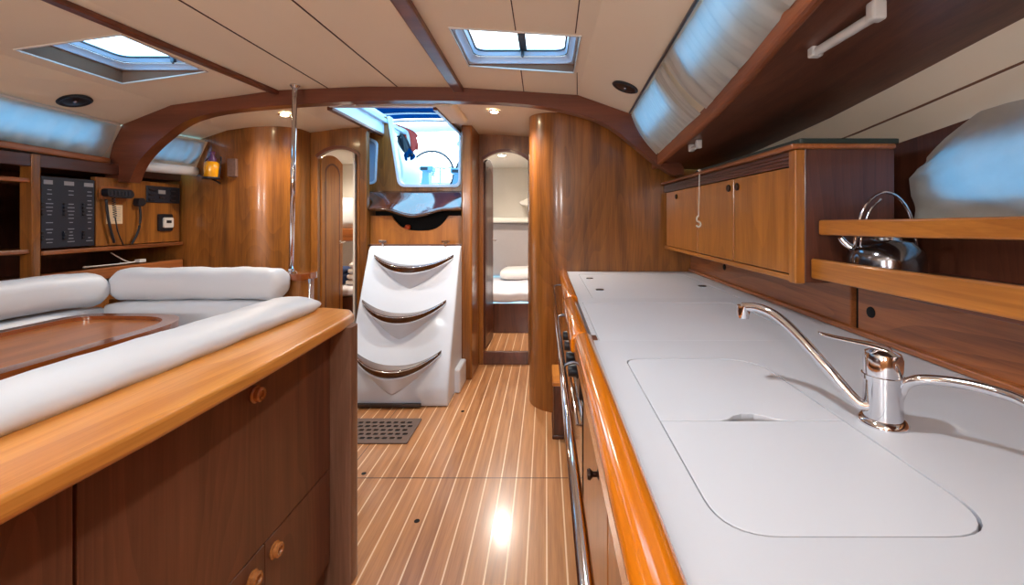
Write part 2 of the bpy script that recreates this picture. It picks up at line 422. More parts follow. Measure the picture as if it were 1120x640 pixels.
# ------------------------------------------------------------------ roof hatches (real wells through the roof)
def loft(bm, rings):
    R = [[bm.verts.new(p) for p in ring] for ring in rings]
    n = len(R[0])
    for A, B in zip(R, R[1:]):
        for k_ in range(n): bm.faces.new((A[k_], A[(k_+1) % n], B[(k_+1) % n], B[k_]))
def hatch(name, R, zr, bar):
    x0, x1, y0, y1 = R; cx, cy = (x0+x1)/2, (y0+y1)/2
    r = sroot(name, (cx, cy, zr))
    def ring(g, z, rad): return [(a, c, z) for a, c in rect(x0+g, x1-g, y0+g, y1-g, rad, 6)]
    e = .002
    b = BM()
    lo_ = [(x0+e, y0+e), (cx, y0+e), (x1-e, y0+e), (x1-e, y1-e), (cx, y1-e), (x0+e, y1-e)]
    loft(b, [[(a, c, cz(a)-.003) for a, c in lo_], [(a, c, zr+.012) for a, c in lo_]])
    obj('reveal', b, 'reveal', r)
    b = BM()
    sweep(b, [(x0, y0, cz(x0)-.002), (x1, y0, cz(x1)-.002), (x1, y1, cz(x1)-.002), (x0, y1, cz(x0)-.002)], [(-.004, -.003), (.004, -.003), (.004, .003), (-.004, .003)], closed=True)
    obj('edging', b, 'whiteplastic', r)
    b = BM(); plate(b, [rect(x0+.003, x1-.003, y0+.003, y1-.003), rect(x0+.012, x1-.012, y0+.012, y1-.012, .05, 6)], XY, zr, zr+.006); obj('flange', b, 'frame', r)
    b = BM(); loft(b, [ring(.012, zr, .05), ring(.015, zr+.006, .05), ring(.030, zr+.022, .05), ring(.034, zr+.024, .05)]); obj('inner_frame', b, 'frame', r, smooth=True)
    b = BM(); loft(b, [ring(.034, zr+.0245, .05), ring(.037, zr+.0245, .05), ring(.037, zr+.027, .05)]); obj('seal', b, 'navy', r)
    b = BM(); loft(b, [ring(.036, zr+.027, .05), ring(.039, zr+.033, .05), ring(.044, zr+.044, .05)]); obj('outer_frame', b, 'frame', r, smooth=True)
    b = BM(); loft(b, [ring(.043, zr+.044, .045), ring(.050, zr+.045, .045), ring(.050, zr+.050, .045)]); obj('gasket', b, 'navy', r)
    b = BM(); plate(b, [rect(x0+.03, x1-.03, y0+.03, y1-.03, .05)], XY, zr+.053, zr+.063); obj('pane', b, 'glass', r)
    b = BM(); plate(b, [rect(x0-.01, x1+.01, y0-.01, y1+.01, .03), rect(x0+.049, x1-.049, y0+.049, y1-.049, .045)], XY, zr+.048, zr+.0525); obj('deck_rim', b, 'frame', r)
    b = BM(); box(b, bar-.017, bar+.017, y0+.049, y1-.049, zr+.047, zr+.0525); obj('strap', b, 'strapblue', r, bevel=.001)
    b = BM(); box(b, bar-.012, bar+.004, y1-.06, y1-.045, zr+.02, zr+.05); lathe(b, [(.0, 0), (.005, .002), (.006, .012), (0, .014)], (bar-.004, y1-.055, zr+.012)); obj('latch', b, 'steeldark', r, bevel=.002)
    return r
hatch('window_1', HR, 1.935, -.105)
hatch('window_2', HL, 1.908, -1.745)
# ------------------------------------------------------------------ coachroof sides and curtains
BE = [(YF, .48, 1.74), (0, .50, 1.725), (.5, .53, 1.70), (.907, .56, 1.659), (1.19, .59, 1.625), (1.59, .62, 1.583), (2.46, .66, 1.53), (2.64, .67, 1.52)]
def be(Y): return Vector((interp([(a, x) for a, x, z in BE], Y), Y, interp([(a, z) for a, x, z in BE], Y)))
def te(Y): return Vector((xr(Y)+.004, Y, 1.792))
BL = [(YF, -2.40, 1.56), (1.97, -2.5, 1.53), (2.46, -2.5, 1.514), (2.86, -2.48, 1.50)]
def bl(Y): return Vector((interp([(a, x) for a, x, z in BL], Y), Y, interp([(a, z) for a, x, z in BL], Y)))
def bl2(Y): return Vector((lerp(-2.43, -2.345, (Y-2.47)/.39), Y, 1.495))
def tl2(Y): return Vector((lerp(-2.32, -2.25, (Y-2.47)/.39), Y, 1.705))
def tl(Y): return Vector((xl(Y)-.004, Y, 1.727 if Y < 2.46 else 1.69))
def band(name, lo, hi, y0, y1, wins, sgn, mat='liner'):
    def T(u, v, d):
        p = lo(u).lerp(hi(u), v); t = (lo(u+.01)-lo(u-.01)); w = hi(u)-lo(u); n = t.cross(w).normalized()
        if n.x*sgn < 0: n = -n
        return p+n*d
    us = sorted(set([y0+(y1-y0)*i/60 for i in range(61)]+[e for w_ in wins for e in w_[:2]]))
    vs = sorted(set([i/10 for i in range(11)]+[e for w_ in wins for e in w_[2:]]))
    bm = BM()
    for d_ in (0, .02):
        G = [[bm.verts.new(T(u, v, d_)) for v in vs] for u in us]
        for i in range(len(us)-1):
            for j in range(len(vs)-1):
                cu, cv = (us[i]+us[i+1])/2, (vs[j]+vs[j+1])/2
                if any(a < cu < e and c < cv < f for a, e, c, f in wins): continue
                bm.faces.new((G[i][j], G[i+1][j], G[i+1][j+1], G[i][j+1]))
    o = struct(obj(name, bm, mat)); return T
WR = [(1.78, 2.36, .52, .94), (.35, 1.46, .60, .94)]
WL = [(.7, 2.30, .42, .90)]
WL2 = [(2.52, 2.80, .42, .92)]
TR = band('wall_right', be, te, YF, 2.62, WR, 1)
TL = band('wall_left', bl, tl, YF, 2.47, WL, -1)
TL2 = band('wall_left', bl2, tl2, 2.47, 2.86, WL2, -1)
k = 3
for T, wins in ((TR, WR), (TL, WL), (TL2, WL2)):
    for (a, bb, c, d) in wins:
        bm = BM(); plate(bm, [rpoly([(a-.01, c-.03), (bb+.01, c-.03), (bb+.01, d+.03), (a-.01, d+.03)], .04, 3)], T, .031, .037)
        struct(obj('window_%d' % k, bm, 'smoke')); k += 1
def curtain(T, y0, y1, v0, v1, name, label, group, folds, seed, off=-.016, gather=.0, sag=.02):
    rnd = random.Random(seed); ph = [rnd.uniform(0, 6.28) for _ in range(6)]
    fr = [folds*rnd.uniform(.7, 1.3) for _ in range(6)]
    def fn(u, v):
        y = lerp(y0, y1, u); vv = lerp(v0, v1, v)
        w = sum(math.sin(fr[i]*(u*6.28)+ph[i]+1.5*math.sin(v*3+ph[i-1])) for i in range(4))/4
        w2 = math.sin(fr[4]*2.3*u*6.28+ph[4])
        amp = .004+.005*(1-v)
        bulge = -.014*math.sin(PI*v)
        d = off+bulge+amp*w+.0012*w2
        return T(y+gather*(1-v)*math.sin(6.28*u)*.1, vv+sag*(v-.5)*math.sin(u*9+ph[2])*(1 if v > .5 else .3), d)
    bm = BM(); grid(bm, fn, 120, 16)
    o = obj('curtain', bm, 'curtain', smooth='all'); tag(o, label, 'curtain', group); return o
curtain(TR, 1.63, 2.42, .12, .98, 'c', 'short cream curtain over the right roof window, next to the arch beam', 'roof window curtains', 9, 3, sag=.03)
curtain(TR, .2, 1.58, .12, .98, 'c', 'long cream gathered curtain on the upper right, nearer the viewer', 'roof window curtains', 14, 5, sag=.03)
curtain(TL, .6, 2.39, .04, .97, 'c', 'long cream curtain glowing blue on the upper left, ahead of the arch beam', 'roof window curtains', 16, 8, sag=.02)
curtain(TL2, 2.51, 2.83, .3, .98, 'c', 'small cream curtain glowing blue between the arch beam and the left bulkhead', 'roof window curtains', 4, 9, sag=.02)
# of that curtain
bm = BM(); p = [TL2(y, .14, -.055) for y in (2.51, 2.6, 2.7, 2.82)]
sweep(bm, smooth_path(p, 4), circ(.03, 14)); tag(obj('rolled_blind', bm, 'vinyl', smooth='all'), 'rolled white blind under the small blue-lit left curtain', 'blind')
# curtain rails
def edgebar(fn, y0, y1, w, t, mat, name, offs=(0, 0, 0), bev=.004):
    bm = BM(); n = 14
    sweep(bm, [fn(y0+(y1-y0)*i/n)+Vector(offs) for i in range(n+1)], [(-w/2, -t/2), (w/2, -t/2), (w/2, t/2), (-w/2, t/2)])
    return obj(name, bm, mat, bevel=bev)
struct(edgebar(te, .0, 2.40, .01, .012, 'steeldark', 'trim_10', (-.02, 0, -.01)))
struct(edgebar(tl, .3, 2.40, .01, .014, 'whiteplastic', 'trim_11', (.02, 0, -.008)))
struct(edgebar(be, -1.2, 2.60, .030, .062, 'rail_wood', 'trim_12', (-.014, 0, -.002), .010))
struct(edgebar(bl, .2, 2.40, .06, .035, 'teak_y', 'trim_13', (.045, 0, -.002), .01))
# underside of side decks
def deck(name, fn, xo, dz, mat, y0, y1, sgn):
    bm = BM(); n = 16; A = []; B = []
    for i in range(n+1):
        y = y0+(y1-y0)*i/n; p = fn(y)
        A.append(bm.verts.new(p+Vector((0, 0, -.015)))); B.append(bm.verts.new((xo, y, p.z-.015+dz)))
    for i in range(n): bm.faces.new((A[i], A[i+1], B[i+1], B[i]))
    return struct(obj(name, bm, mat, solid=.012))
deck('ceiling', be, 1.02, -.01, 'deck_under', YF, 2.62, 1)
deck('ceiling', bl, -3.0, -.02, 'dark_y', YF, 2.87, -1)
bm = BM(); n = 16; A = []; B = []; Cc = []
for i in range(n+1):
    y = YF+(2.62-YF)*i/n; z = be(y).z-.03
    A.append(bm.verts.new((1.01, y, z+.015))); B.append(bm.verts.new((1.08, y, z-.06))); Cc.append(bm.verts.new((1.16, y, z-.15)))
for i in range(n): bm.faces.new((A[i], A[i+1], B[i+1], B[i])); bm.faces.new((B[i], B[i+1], Cc[i+1], Cc[i]))
struct(obj('wall_right', bm, 'liner', solid=.008))
struct(edgebar(lambda y: Vector((1.085, y, be(y).z-.095)), -1.2, 2.6, .01, .012, 'reveal', 'trim_14'))
# hull sides
def hullside(name, x, d, z1, wins):
    bm = BM()
    plate(bm, [[(YF, 0), (3.6, 0), (3.6, z1), (YF, z1)]]+[rpoly([(a, c), (e, c), (e, f), (a, f)], .05, 4) for a, e, c, f in wins], YZ, x, x+d)
    return struct(obj(name, bm, 'dark'))
hullside('wall_right', 1.14, .04, 1.74, [(.35, 1.24, 1.255, 1.385)])
hullside('wall_left', -2.98, -.04, 1.6, [])
bm = BM(); plate(bm, [rect(.33, 1.27, 1.235, 1.405, .05)], YZ, 1.185, 1.192); struct(obj('window_7', bm, 'smoke'))
# hull window curtain (rounded left end, bulging)
def hc(u, v):
    y = lerp(1.295, .25, u); z = lerp(1.197, 1.475, v)
    if v > .4 and u < .16: z -= (v-.4)*.16*(1-u/.16)**1.2
    w = .012*math.sin(u*9+2*v)+.007*abs(math.sin(u*19+v*6+math.sin(v*5)))+.008*math.sin(v*8+u*3)+.006*abs(math.sin(v*13-u*15))
    return Vector((1.109-.010*math.sin(PI*v)+w*.8, y+.02*math.sin(v*5), z))
bm = BM(); grid(bm, hc, 80, 24); tag(obj('curtain', bm, 'curtain', smooth='all'), 'crumpled cream curtain glowing blue behind the galley rail on the far right', 'curtain')
# forward bulkhead, behind the camera
bm = BM(); box(bm, -3.02, 1.18, YF-.04, YF, 0, 2.0); struct(obj('wall_front', bm, 'teak'))
# ------------------------------------------------------------------ bulkheads aft
def plan_wall(name, path, z1, mat, th=.03, z0=0):
    path = [Vector((a, c, 0)) for a, c in path]; bm = BM(); n = len(path)
    nr = []
    for i in range(n):
        t = (path[min(i+1, n-1)]-path[max(i-1, 0)]).normalized(); nr.append(Vector((-t.y, t.x, 0)))
    L = []
    for i in range(n):
        a = path[i]; c = path[i]+nr[i]*th
        zz = z1(a.x) if callable(z1) else z1
        L.append([bm.verts.new((a.x, a.y, z0)), bm.verts.new((a.x, a.y, zz)), bm.verts.new((c.x, c.y, zz)), bm.verts.new((c.x, c.y, z0))])
    for P, Q in zip(L, L[1:]):
        for j in range(4): bm.faces.new((P[j], P[(j+1) % 4], Q[(j+1) % 4], Q[j]))
    bm.faces.new(L[0]); bm.faces.new(list(reversed(L[-1])))
    return obj(name, bm, mat, smooth=True)
def arc(cx, cy, r, a0, a1, n=12): return [(cx+r*math.cos(a0+(a1-a0)*i/n), cy+r*math.sin(a0+(a1-a0)*i/n)) for i in range(n+1)]
struct(plan_wall('wall_right', [(1.15, 2.63), (.6, 2.63), (.3, 2.63)]+arc(.11, 2.85, .22, -PI/2, -PI, 14)+[(-.11, 3.1), (-.11, 3.54)], 1.90, 'teak', th=-.03))
struct(plan_wall('wall_left', [(-3.0, 2.86), (-2.6, 2.86), (-2.3, 2.86)]+arc(-2.0, 3.11, .25, -PI/2, 0, 14)+[(-1.75, 3.19)], 1.88, 'teak', th=.03))
# door surrounds
def archloop(x0, x1, zs, zt, n=12):
    cx = (x0+x1)/2; a = (x1-x0)/2; h = zt-zs
    R = (a*a+h*h)/(2*h); cz0 = zt-R; th = math.asin(a/R)
    return [(cx+R*math.sin(lerp(th, -th, i/n)), cz0+R*math.cos(lerp(th, -th, i/n))) for i in range(n+1)]
def doorwall(name, X0, X1, x0, x1, sill, zs, zt, y, top=1.9, mat='teak'):
    bm = BM()
    loop = [(X0, 0), (X0, top), (X1, top), (X1, 0), (x1, 0)]+archloop(x0, x1, zs, zt)+[(x0, 0)]
    plate(bm, [loop], XZ, y, y+.035); w = struct(obj(name, bm, mat, bevel=.003))
    bm = BM(); box(bm, x0, x1, y+.002, y+.034, 0, sill); obj('sill', bm, 'dark', w, bevel=.004)
    # arch moulding
    bm = BM(); pth = [Vector((a, y-.004, c+.012)) for a, c in archloop(x0-.006, x1+.006, zs, zt)]
    sweep(bm, pth, [(-.01, -.012), (.006, -.012), (.006, .012), (-.01, .012)], up=Vector((0, 0, 1)))
    obj('arch_moulding', bm, 'redbeam', w, bevel=.003)
    return w
doorwall('wall_back', -.545, -.10, -.51, -.145, .105, 1.665, 1.735, 3.5)
doorwall('wall_back', -1.80, -1.375, -1.70, -1.378, .30, 1.64, 1.712, 3.2)
# door leaves
def leaf(name, hx, hy, w, ang, z0, z1, mat, side=1):
    r = sroot(name, (hx, hy, z0))
    ca, sa = math.cos(ang), math.sin(ang)
    def T(u, v, d): return Vector((hx+u*ca-d*sa*side, hy+u*sa+d*ca*side, v))
    bm = BM(); lp = [(0, z0), (w, z0), (w, z1-.05)]+[(w*(1-i/8), z1-.05*abs(1-2*(i/8))**2) for i in range(1, 8)]+[(0, z1-.05)]
    plate(bm, [lp], T, 0, .022); obj('leaf', bm, mat, r, bevel=.002)
    for dd in (-.002, .0225):
        bm = BM(); i0 = .045; o1 = rpoly([(i0, z0+.08), (w-i0, z0+.08), (w-i0, z1-.10), (w/2, z1-.05), (i0, z1-.10)], [.01, .01, .05, .08, .05], 5)
        i1 = rpoly([(i0+.012, z0+.092), (w-i0-.012, z0+.092), (w-i0-.012, z1-.115), (w/2, z1-.066), (i0+.012, z1-.115)], [.01, .01, .05, .08, .05], 5)
        plate(bm, [o1, i1], T, dd, dd+.003); obj('panel_moulding', bm, 'redbeam', r)
    bm = BM(); c = T(w-.05, 1.0, -.004); lathe(bm, [(.0, -.006), (.014, -.005), (.014, .002)], c, 'x', 14)
    p0 = T(w-.05, 1.0, -.006); p1 = T(w-.05, 1.0, -.04); p2 = T(w-.12, 1.0, -.042); tube(bm, [p0, p1, p2], .006, 8)
    c2 = T(w-.05, 1.0, .03); tube(bm, [T(w-.05, 1, .024), T(w-.05, 1, .05), T(w-.12, 1, .052)], .006, 8)
    h = obj('handle', bm, 'chrome', r, smooth=True); h['label'] = 'chrome lever handle'
    return r
leaf('door_1', -1.694, 3.25, .31, math.radians(88), .31, 1.69, 'door_honey', 1)
leaf('door_2', -.498, 3.55, .33, math.radians(86), .12, 1.70, 'dark', 1)
# ------------------------------------------------------------------ companionway
def cbox(name, mat, *a, bev=.004, parent=None):
    bm = BM(); box(bm, *a); return obj(name, bm, mat, parent, bevel=bev)
struct(cbox('trim_15', 'teak', -1.375, -1.322, 3.17, 3.23, 0, 1.88, bev=.008))
struct(cbox('trim_16', 'teak', -.625, -.545, 3.17, 3.56, 0, 1.90, bev=.012))
struct(cbox('wall_back', 'teak', -1.42, -1.40, 3.23, 3.40, 0, 1.88))
# bulkhead with the washboard opening
op = [(-.672, 2.0), (-.672, 1.44), (-1.165, 1.44), (-1.25, 2.0)]
lo = rpoly(op, [0, .05, .06, 0], 6)
bm = BM(); plate(bm, [[(-1.44, 0), (-1.44, 2.0)]+list(reversed(lo))+[(-.6, 2.0), (-.6, 0)]], XZ, 3.40, 3.44)
bmesh.ops.remove_doubles(bm, verts=bm.verts, dist=1e-5)
cbk = struct(obj('wall_back', bm, 'teak'))
ip = rpoly([(-.690, 2.0), (-.690, 1.462), (-1.148, 1.462), (-1.23, 2.0)], [0, .045, .05, 0], 6)
bm = BM(); plate(bm, [lo+list(reversed(ip))], XZ, 3.385, 3.455); obj('opening_frame', bm, 'white', cbk, bevel=.005)
sw = sroot('window_8', (-1.385, 3.395, 1.46))
a = rpoly([(-1.43, 1.85), (-1.325, 1.80), (-1.34, 1.47), (-1.43, 1.455)], .03, 5); c = rpoly([(-1.418, 1.825), (-1.34, 1.785), (-1.353, 1.485), (-1.418, 1.475)], .025, 5)
bm = BM(); plate(bm, [a, c], XZ, 3.383, 3.40); obj('frame', bm, 'frame', sw, bevel=.003)
bm = BM(); plate(bm, [c], XZ, 3.394, 3.399); obj('pane', bm, plain('porthole_sheen', rgb(150, 180, 220), .05, coat=1), sw)  # pale blue painted in as the pane's bright reflection
# coaming round the sliding hatch
cm = struct(cbox('trim_17', 'white', CH[0]-.02, CH[0], CH[2]-.02, CH[3]+.06, 1.862, 2.02))
struct(cbox('trim_18', 'white', CH[1], CH[1]+.02, CH[2]-.02, CH[3]+.06, 1.862, 2.0))
struct(cbox('trim_19', 'white', CH[0]-.02, CH[1]+.02, CH[2]-.03, CH[2], 1.862, 2.0))
struct(cbox('trim_20', 'redbeam', CH[0]-.035, CH[0]-.002, CH[2]-.02, CH[3]+.0, 1.845, 1.868))
struct(cbox('trim_21', 'redbeam', CH[1]+.002, CH[1]+.03, CH[2]-.02, CH[3]+.0, 1.845, 1.868))
struct(cbox('trim_22', 'frame', CH[0]+.001, CH[0]+.03, CH[2], CH[3]+.7, 1.945, 1.975))
bm = BM(); sweep(bm, [(-.60, 2.52, 1.872), (-.60, 2.95, 1.866)], rpoly([(-.055, -.02), (.055, -.02), (.07, .02), (-.07, .02)], .02, 3)); struct(obj('trim_23', bm, 'liner', smooth=True))
# glossy sloping shelf with the wavy lip
def lipz(u): # u in -1..1 : z drop of the lip edge
    return -.052*(math.cos(PI*min(1, abs(u)/.72))+1)/2
def shelf(u, v):
    X = lerp(lerp(-1.42, -1.322, min(1, v*1.6)), lerp(-.60, -.628, min(1, v*1.6)), u); uu = 2*u-1
    zb, yb = 1.405, 3.38; zf = 1.262+lipz(uu); yf = 3.205-.035*(1-uu*uu)
    s = v
    return Vector((X, lerp(yb, yf, s), lerp(zb, zf, s)))
cs = thing('companionway_shelf', 'glossy varnished shelf with wavy front lip under the companionway opening', 'shelf', (-.97, 3.27, 1.2))
bm = BM(); grid(bm, shelf, 48, 10); obj('panel', bm, 'gloss', cs, smooth='all', solid=.012)
bm = BM(); sweep(bm, [shelf(i/48, 1.0)+Vector((0, -.004, .0)) for i in range(49)], circ(.011, 10)); o = obj('lip', bm, 'tread', cs, smooth='all'); o['label'] = 'rounded wavy lip catching the light'
# niche panel
def nloop():
    pts = [(-1.165, 1.215)]
    for i in range(1, 14):
        t = i/14; x = lerp(-1.165, -.735, t); s = abs(2*t-1); pts.append((x, 1.215-.115*(1-s**3.2)))
    return pts+[(-.735, 1.215)]
nl = nloop()
bm = BM(); plate(bm, [[(-1.33, .9), (-1.33, 1.215)]+nl+[(-.62, 1.215), (-.62, .9)]], XZ, 3.24, 3.26); 
npn = struct(obj('wall_back', bm, 'door_honey', bevel=.004))
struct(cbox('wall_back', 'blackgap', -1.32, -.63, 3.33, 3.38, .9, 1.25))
bm = BM(); lathe(bm, [(0, -.02), (.018, -.018), (.025, 0), (.018, .015), (0, .02)], (-1.06, 3.30, 1.128), n=12); box(bm, -1.10, -1.05, 3.28, 3.30, 1.10, 1.125)
tag(obj('orange_torch', bm, 'orange', bevel=.004, smooth=True), 'small orange torch lying in the dark niche above the steps', 'torch')
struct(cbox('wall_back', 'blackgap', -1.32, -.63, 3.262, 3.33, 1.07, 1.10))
struct(cbox('trim_24', 'dark', -1.33, -.62, 3.20, 3.26, .985, 1.0))
# ------------------------------------------------------------------ steps
st = thing('companionway_steps', 'white moulded companionway steps with curved wooden treads', 'steps', (-.95, 2.95, 0))
def fy(z): return 3.12-(.99-z)*(.40/.88)
def steps_body():
    bm = BM(); x0, x1 = -1.285, -.62
    prof = [(3.18, 0), (2.725, 0.0), (2.715, .03), (2.725, .10)]+[(fy(z), z) for z in (.13, .3, .5, .7, .9, .97)]+[(3.135, .992), (3.18, .992)]
    lo_ = [(a, c) for a, c in prof]
    plate(bm, [lo_], YZ, x0, x1)
    return bm
obj('body', steps_body(), 'white', st, bevel=.05, seg=6, smooth=True)
for (xa, xb, ze, dip) in ((-1.235, -.662, .935, .072), (-1.262, -.685, .635, .085), (-1.262, -.685, .33, .088)):
    def tz(u): return ze-dip*(1-abs(u)**2.2)
    def pr(u): return .012+.095*(1-u*u)**.8
    path = []
    n = 36
    bm = BM(); rings = []
    for i in range(n+1):
        u = -1+2*i/n; x = lerp(xa, xb, (u+1)/2); z = tz(u); yb = fy(z)+.03; yf = fy(z)-pr(u)
        th = .024+.022*(1-u*u)
        pf = [(yb, z), (yf+.012, z), (yf+.003, z-.004), (yf, z-th/2), (yf+.003, z-th+.004), (yf+.012, z-th), (yb, z-th)]
        rings.append([bm.verts.new((x, a, c)) for a, c in pf])
    for A, B in zip(rings, rings[1:]):
        for j in range(7): bm.faces.new((A[j], A[(j+1) % 7], B[(j+1) % 7], B[j]))
    bm.faces.new(list(reversed(rings[0]))); bm.faces.new(rings[-1])
    t = obj('tread', bm, 'tread', st, smooth=True)
    bm = BM(); sweep(bm, [Vector((lerp(xa, xb, (i/n)), fy(tz(-1+2*i/n))-pr(-1+2*i/n)-.001, tz(-1+2*i/n)-.007)) for i in range(1, n)], circ(.0028, 8)); o = obj('nosing', bm, 'chrome', t, smooth='all'); o['label'] = 'thin polished nosing strip'
    def under(u, v, ze=ze, dip=dip, xa=xa, xb=xb):
        U = -1+2*u; z1 = tz(U)-.024-.022*(1-U*U); z0 = ze-.03-(dip+.13)*(1-abs(U)**1.3)
        z = lerp(z1, z0, v); x = lerp(xa, xb, u)
        p = (pr(U)*.86-.006)*(1-v)
        xx = lerp(x, -.97, .12*v*0)
        return Vector((xx, fy(z)-p-.001*(1-v)+.004*v, z))
    bm = BM(); grid(bm, under, 40, 12); o = obj('tread_bracket', bm, 'white', st, smooth='all', solid=.004); o['label'] = 'white moulded support below the tread'
for px in (420, 488):
    p = W(px, 266, 3.16)
    bm = BM(); box(bm, p.x-.028, p.x+.028, 3.13, 3.16, p.z+.004, p.z+.022); box(bm, p.x-.009, p.x+.009, 3.135, 3.155, .975, p.z+.008)
    obj('latch', bm, 'chrome', st, bevel=.003)
bm = BM(); box(bm, -1.20, -.79, 2.700, 2.722, .004, .028); box(bm, -1.205, -1.10, 2.694, 2.71, .008, .03); box(bm, -.9, -.785, 2.694, 2.71, .008, .03)
obj('hinge_bar', bm, 'steeldark', st, bevel=.003)
bm = BM(); box(bm, -.655, -.585, 2.93, 3.16, .0, .165)
obj('foot_block', bm, 'white', st, bevel=.012, seg=3)
# ------------------------------------------------------------------ pole
pl = thing('support_pole', 'tall polished steel pole rising from the settee end to the ceiling', 'pole', (-1.385, 2.35, .90))
bm = BM(); tube(bm, [(-1.393, 2.35, .90), (-1.372, 2.35, 1.925)], .0125, 16); obj('tube', bm, 'chrome', pl, smooth='all')
bm = BM(); lathe(bm, [(0, 0), (.03, 0), (.03, .004), (.016, .012), (.016, .02)], (-1.393, 2.35, .90), n=20); obj('foot_flange', bm, 'chrome', pl, smooth=True)
bm = BM(); lathe(bm, [(0.014, -.02), (.026, -.006), (.026, 0)], (-1.372, 2.35, cz(-1.372)), n=20); obj('top_flange', bm, 'chrome', pl, smooth=True)
ep = thing('settee_end_post', 'varnished rounded wooden post carrying the steel pole', 'post', (-1.35, 2.35, 0))
cap = rpoly([(-1.44, 2.27), (-1.27, 2.27), (-1.27, 2.43), (-1.44, 2.43)], .06, 5)
bm = BM(); plate(bm, [cap], XY, .865, .90); obj('cap', bm, 'rimwood', ep, bevel=.012, seg=4, smooth=True)
cap = rpoly([(-1.43, 2.285), (-1.285, 2.285), (-1.285, 2.415), (-1.43, 2.415)], .05, 5)
bm = BM(); plate(bm, [cap], XY, 0, .872); obj('column', bm, 'teak', ep, smooth=True)
bm = BM(); tube(bm, [(-1.265, 2.30, .62), (-1.265, 2.30, .872)], .006, 10); obj('small_rod', bm, 'chrome', ep, smooth='all')
# ------------------------------------------------------------------ settee, cushions
def cushion(bm, x0, x1, y0, y1, z0, z1, r=.03, puff=.015, n=12):
    """rounded, slightly puffed block"""
    bmesh.ops.create_cube(bm, size=1)
    bmesh.ops.subdivide_edges(bm, edges=bm.edges[:], cuts=n, use_grid_fill=True)
    cx, cy, cz_ = (x0+x1)/2, (y0+y1)/2, (z0+z1)/2; hx, hy, hz = (x1-x0)/2, (y1-y0)/2, (z1-z0)/2
    for v in bm.verts:
        p = Vector((v.co.x*2*hx, v.co.y*2*hy, v.co.z*2*hz)); q = Vector((max(-hx+r, min(hx-r, p.x)), max(-hy+r, min(hy-r, p.y)), max(-hz+r, min(hz-r, p.z))))
        d = p-q
        if d.length > 1e-9: p = q+d.normalized()*r
        a, c, e = abs(v.co.x*2), abs(v.co.y*2), abs(v.co.z*2)
        if abs(v.co.z*2) > .98: p.z += math.copysign(puff*(1-a*a)*(1-c*c), p.z)
        if abs(v.co.y*2) > .98: p.y += math.copysign(puff*(1-a*a)*(1-e*e), p.y)
        if abs(v.co.x*2) > .98: p.x += math.copysign(puff*(1-c*c)*(1-e*e), p.x)
        v.co = p+Vector((cx, cy, cz_))
def roll(path, rx, rz, name, label, cat, group=None, endcap=.05, n=28, ex=.7):
    bm = BM(); path = smooth_path(path, 10); L = [0]
    for a, c in zip(path, path[1:]): L.append(L[-1]+(c-a).length)
    T = L[-1]; sc = []
    for d in L:
        e = min(d, T-d); s = 1 if e > endcap else max(.05, math.sqrt(max(0, 1-(1-e/endcap)**2)))
        sc.append((.82+.18*s if s > .3 else .35+s, s*1.0))
    # superellipse profile
    prof = []
    for i in range(n):
        a = 2*PI*i/n; c, s_ = math.cos(a), math.sin(a)
        prof.append((rx*math.copysign(abs(c)**ex, c), rz*math.copysign(abs(s_)**(ex+.05), s_)))
    sweep(bm, path, prof, scales=sc)
    for v in bm.verts:
        q = v.co; v.co = q+Vector((0, 0, (.0025 if ex < .8 else .0008)*math.sin(q.x*23+q.y*11)+.0015*math.sin(q.x*61-q.y*37+q.z*50)))
    return tag(obj(name, bm, 'vinyl', smooth='all'), label, cat, group)
# bolsters
roll([(-2.17, 2.18, .862), (-1.9, 2.19, .865), (-1.6, 2.20, .865), (-1.335, 2.20, .862)], .075, .08, 'bolster', 'white bolster cushion lying across, beside the steel pole', 'cushion', 'white settee bolsters')
roll([(-2.22, .9, .865), (-2.24, 1.5, .862), (-2.24, 1.9, .858), (-2.20, 2.13, .85)], .075, .08, 'bolster', 'white bolster cushion along the left side below the black switch panel', 'cushion', 'white settee bolsters')
roll([(-.90, -.4, .888), (-.895, .3, .888), (-.893, .9, .888), (-.888, 1.3, .889), (-.885, 1.555, .89)], .088, .038, 'bolster', 'long white bolster cushion on the wooden ledge in the left foreground', 'cushion', 'white settee bolsters', endcap=.09, ex=.92)
# backrests and seats
se = thing('settee', 'white U-shaped settee around the varnished table', 'settee', (-1.7, 1.3, 0))
bm = BM(); cushion(bm, -2.2, -1.34, 2.12, 2.26, .46, .775, .03, .01); obj('backrest', bm, 'vinyl', se, smooth='all')
bm = BM(); cushion(bm, -2.36, -2.18, .4, 2.14, .46, .765, .03, .01); obj('backrest', bm, 'vinyl', se, smooth='all')
bm = BM(); cushion(bm, -1.12, -.985, -.4, 1.53, .46, .86, .03, .01); obj('backrest', bm, 'vinyl', se, smooth='all')
bm = BM(); cushion(bm, -2.2, -1.15, 1.62, 2.12, .34, .46, .03, .01); obj('seat', bm, 'vinyl', se, smooth='all')
bm = BM(); cushion(bm, -2.2, -1.95, .4, 1.62, .34, .46, .03, .01); obj('seat', bm, 'vinyl', se, smooth='all')
bm = BM(); cushion(bm, -1.4, -1.12, -.4, 1.6, .34, .46, .03, .01); obj('seat', bm, 'vinyl', se, smooth='all')
bm = BM(); box(bm, -2.36, -1.34, 1.64, 2.24, 0, .34); box(bm, -2.36, -1.97, .4, 1.64, 0, .34); box(bm, -1.38, -1.0, -.4, 1.5, 0, .34); obj('base', bm, 'teak', se)
bm = BM(); box(bm, -2.3, -1.44, 2.262, 2.28, 0, .77); obj('back_panel', bm, 'teak', se)
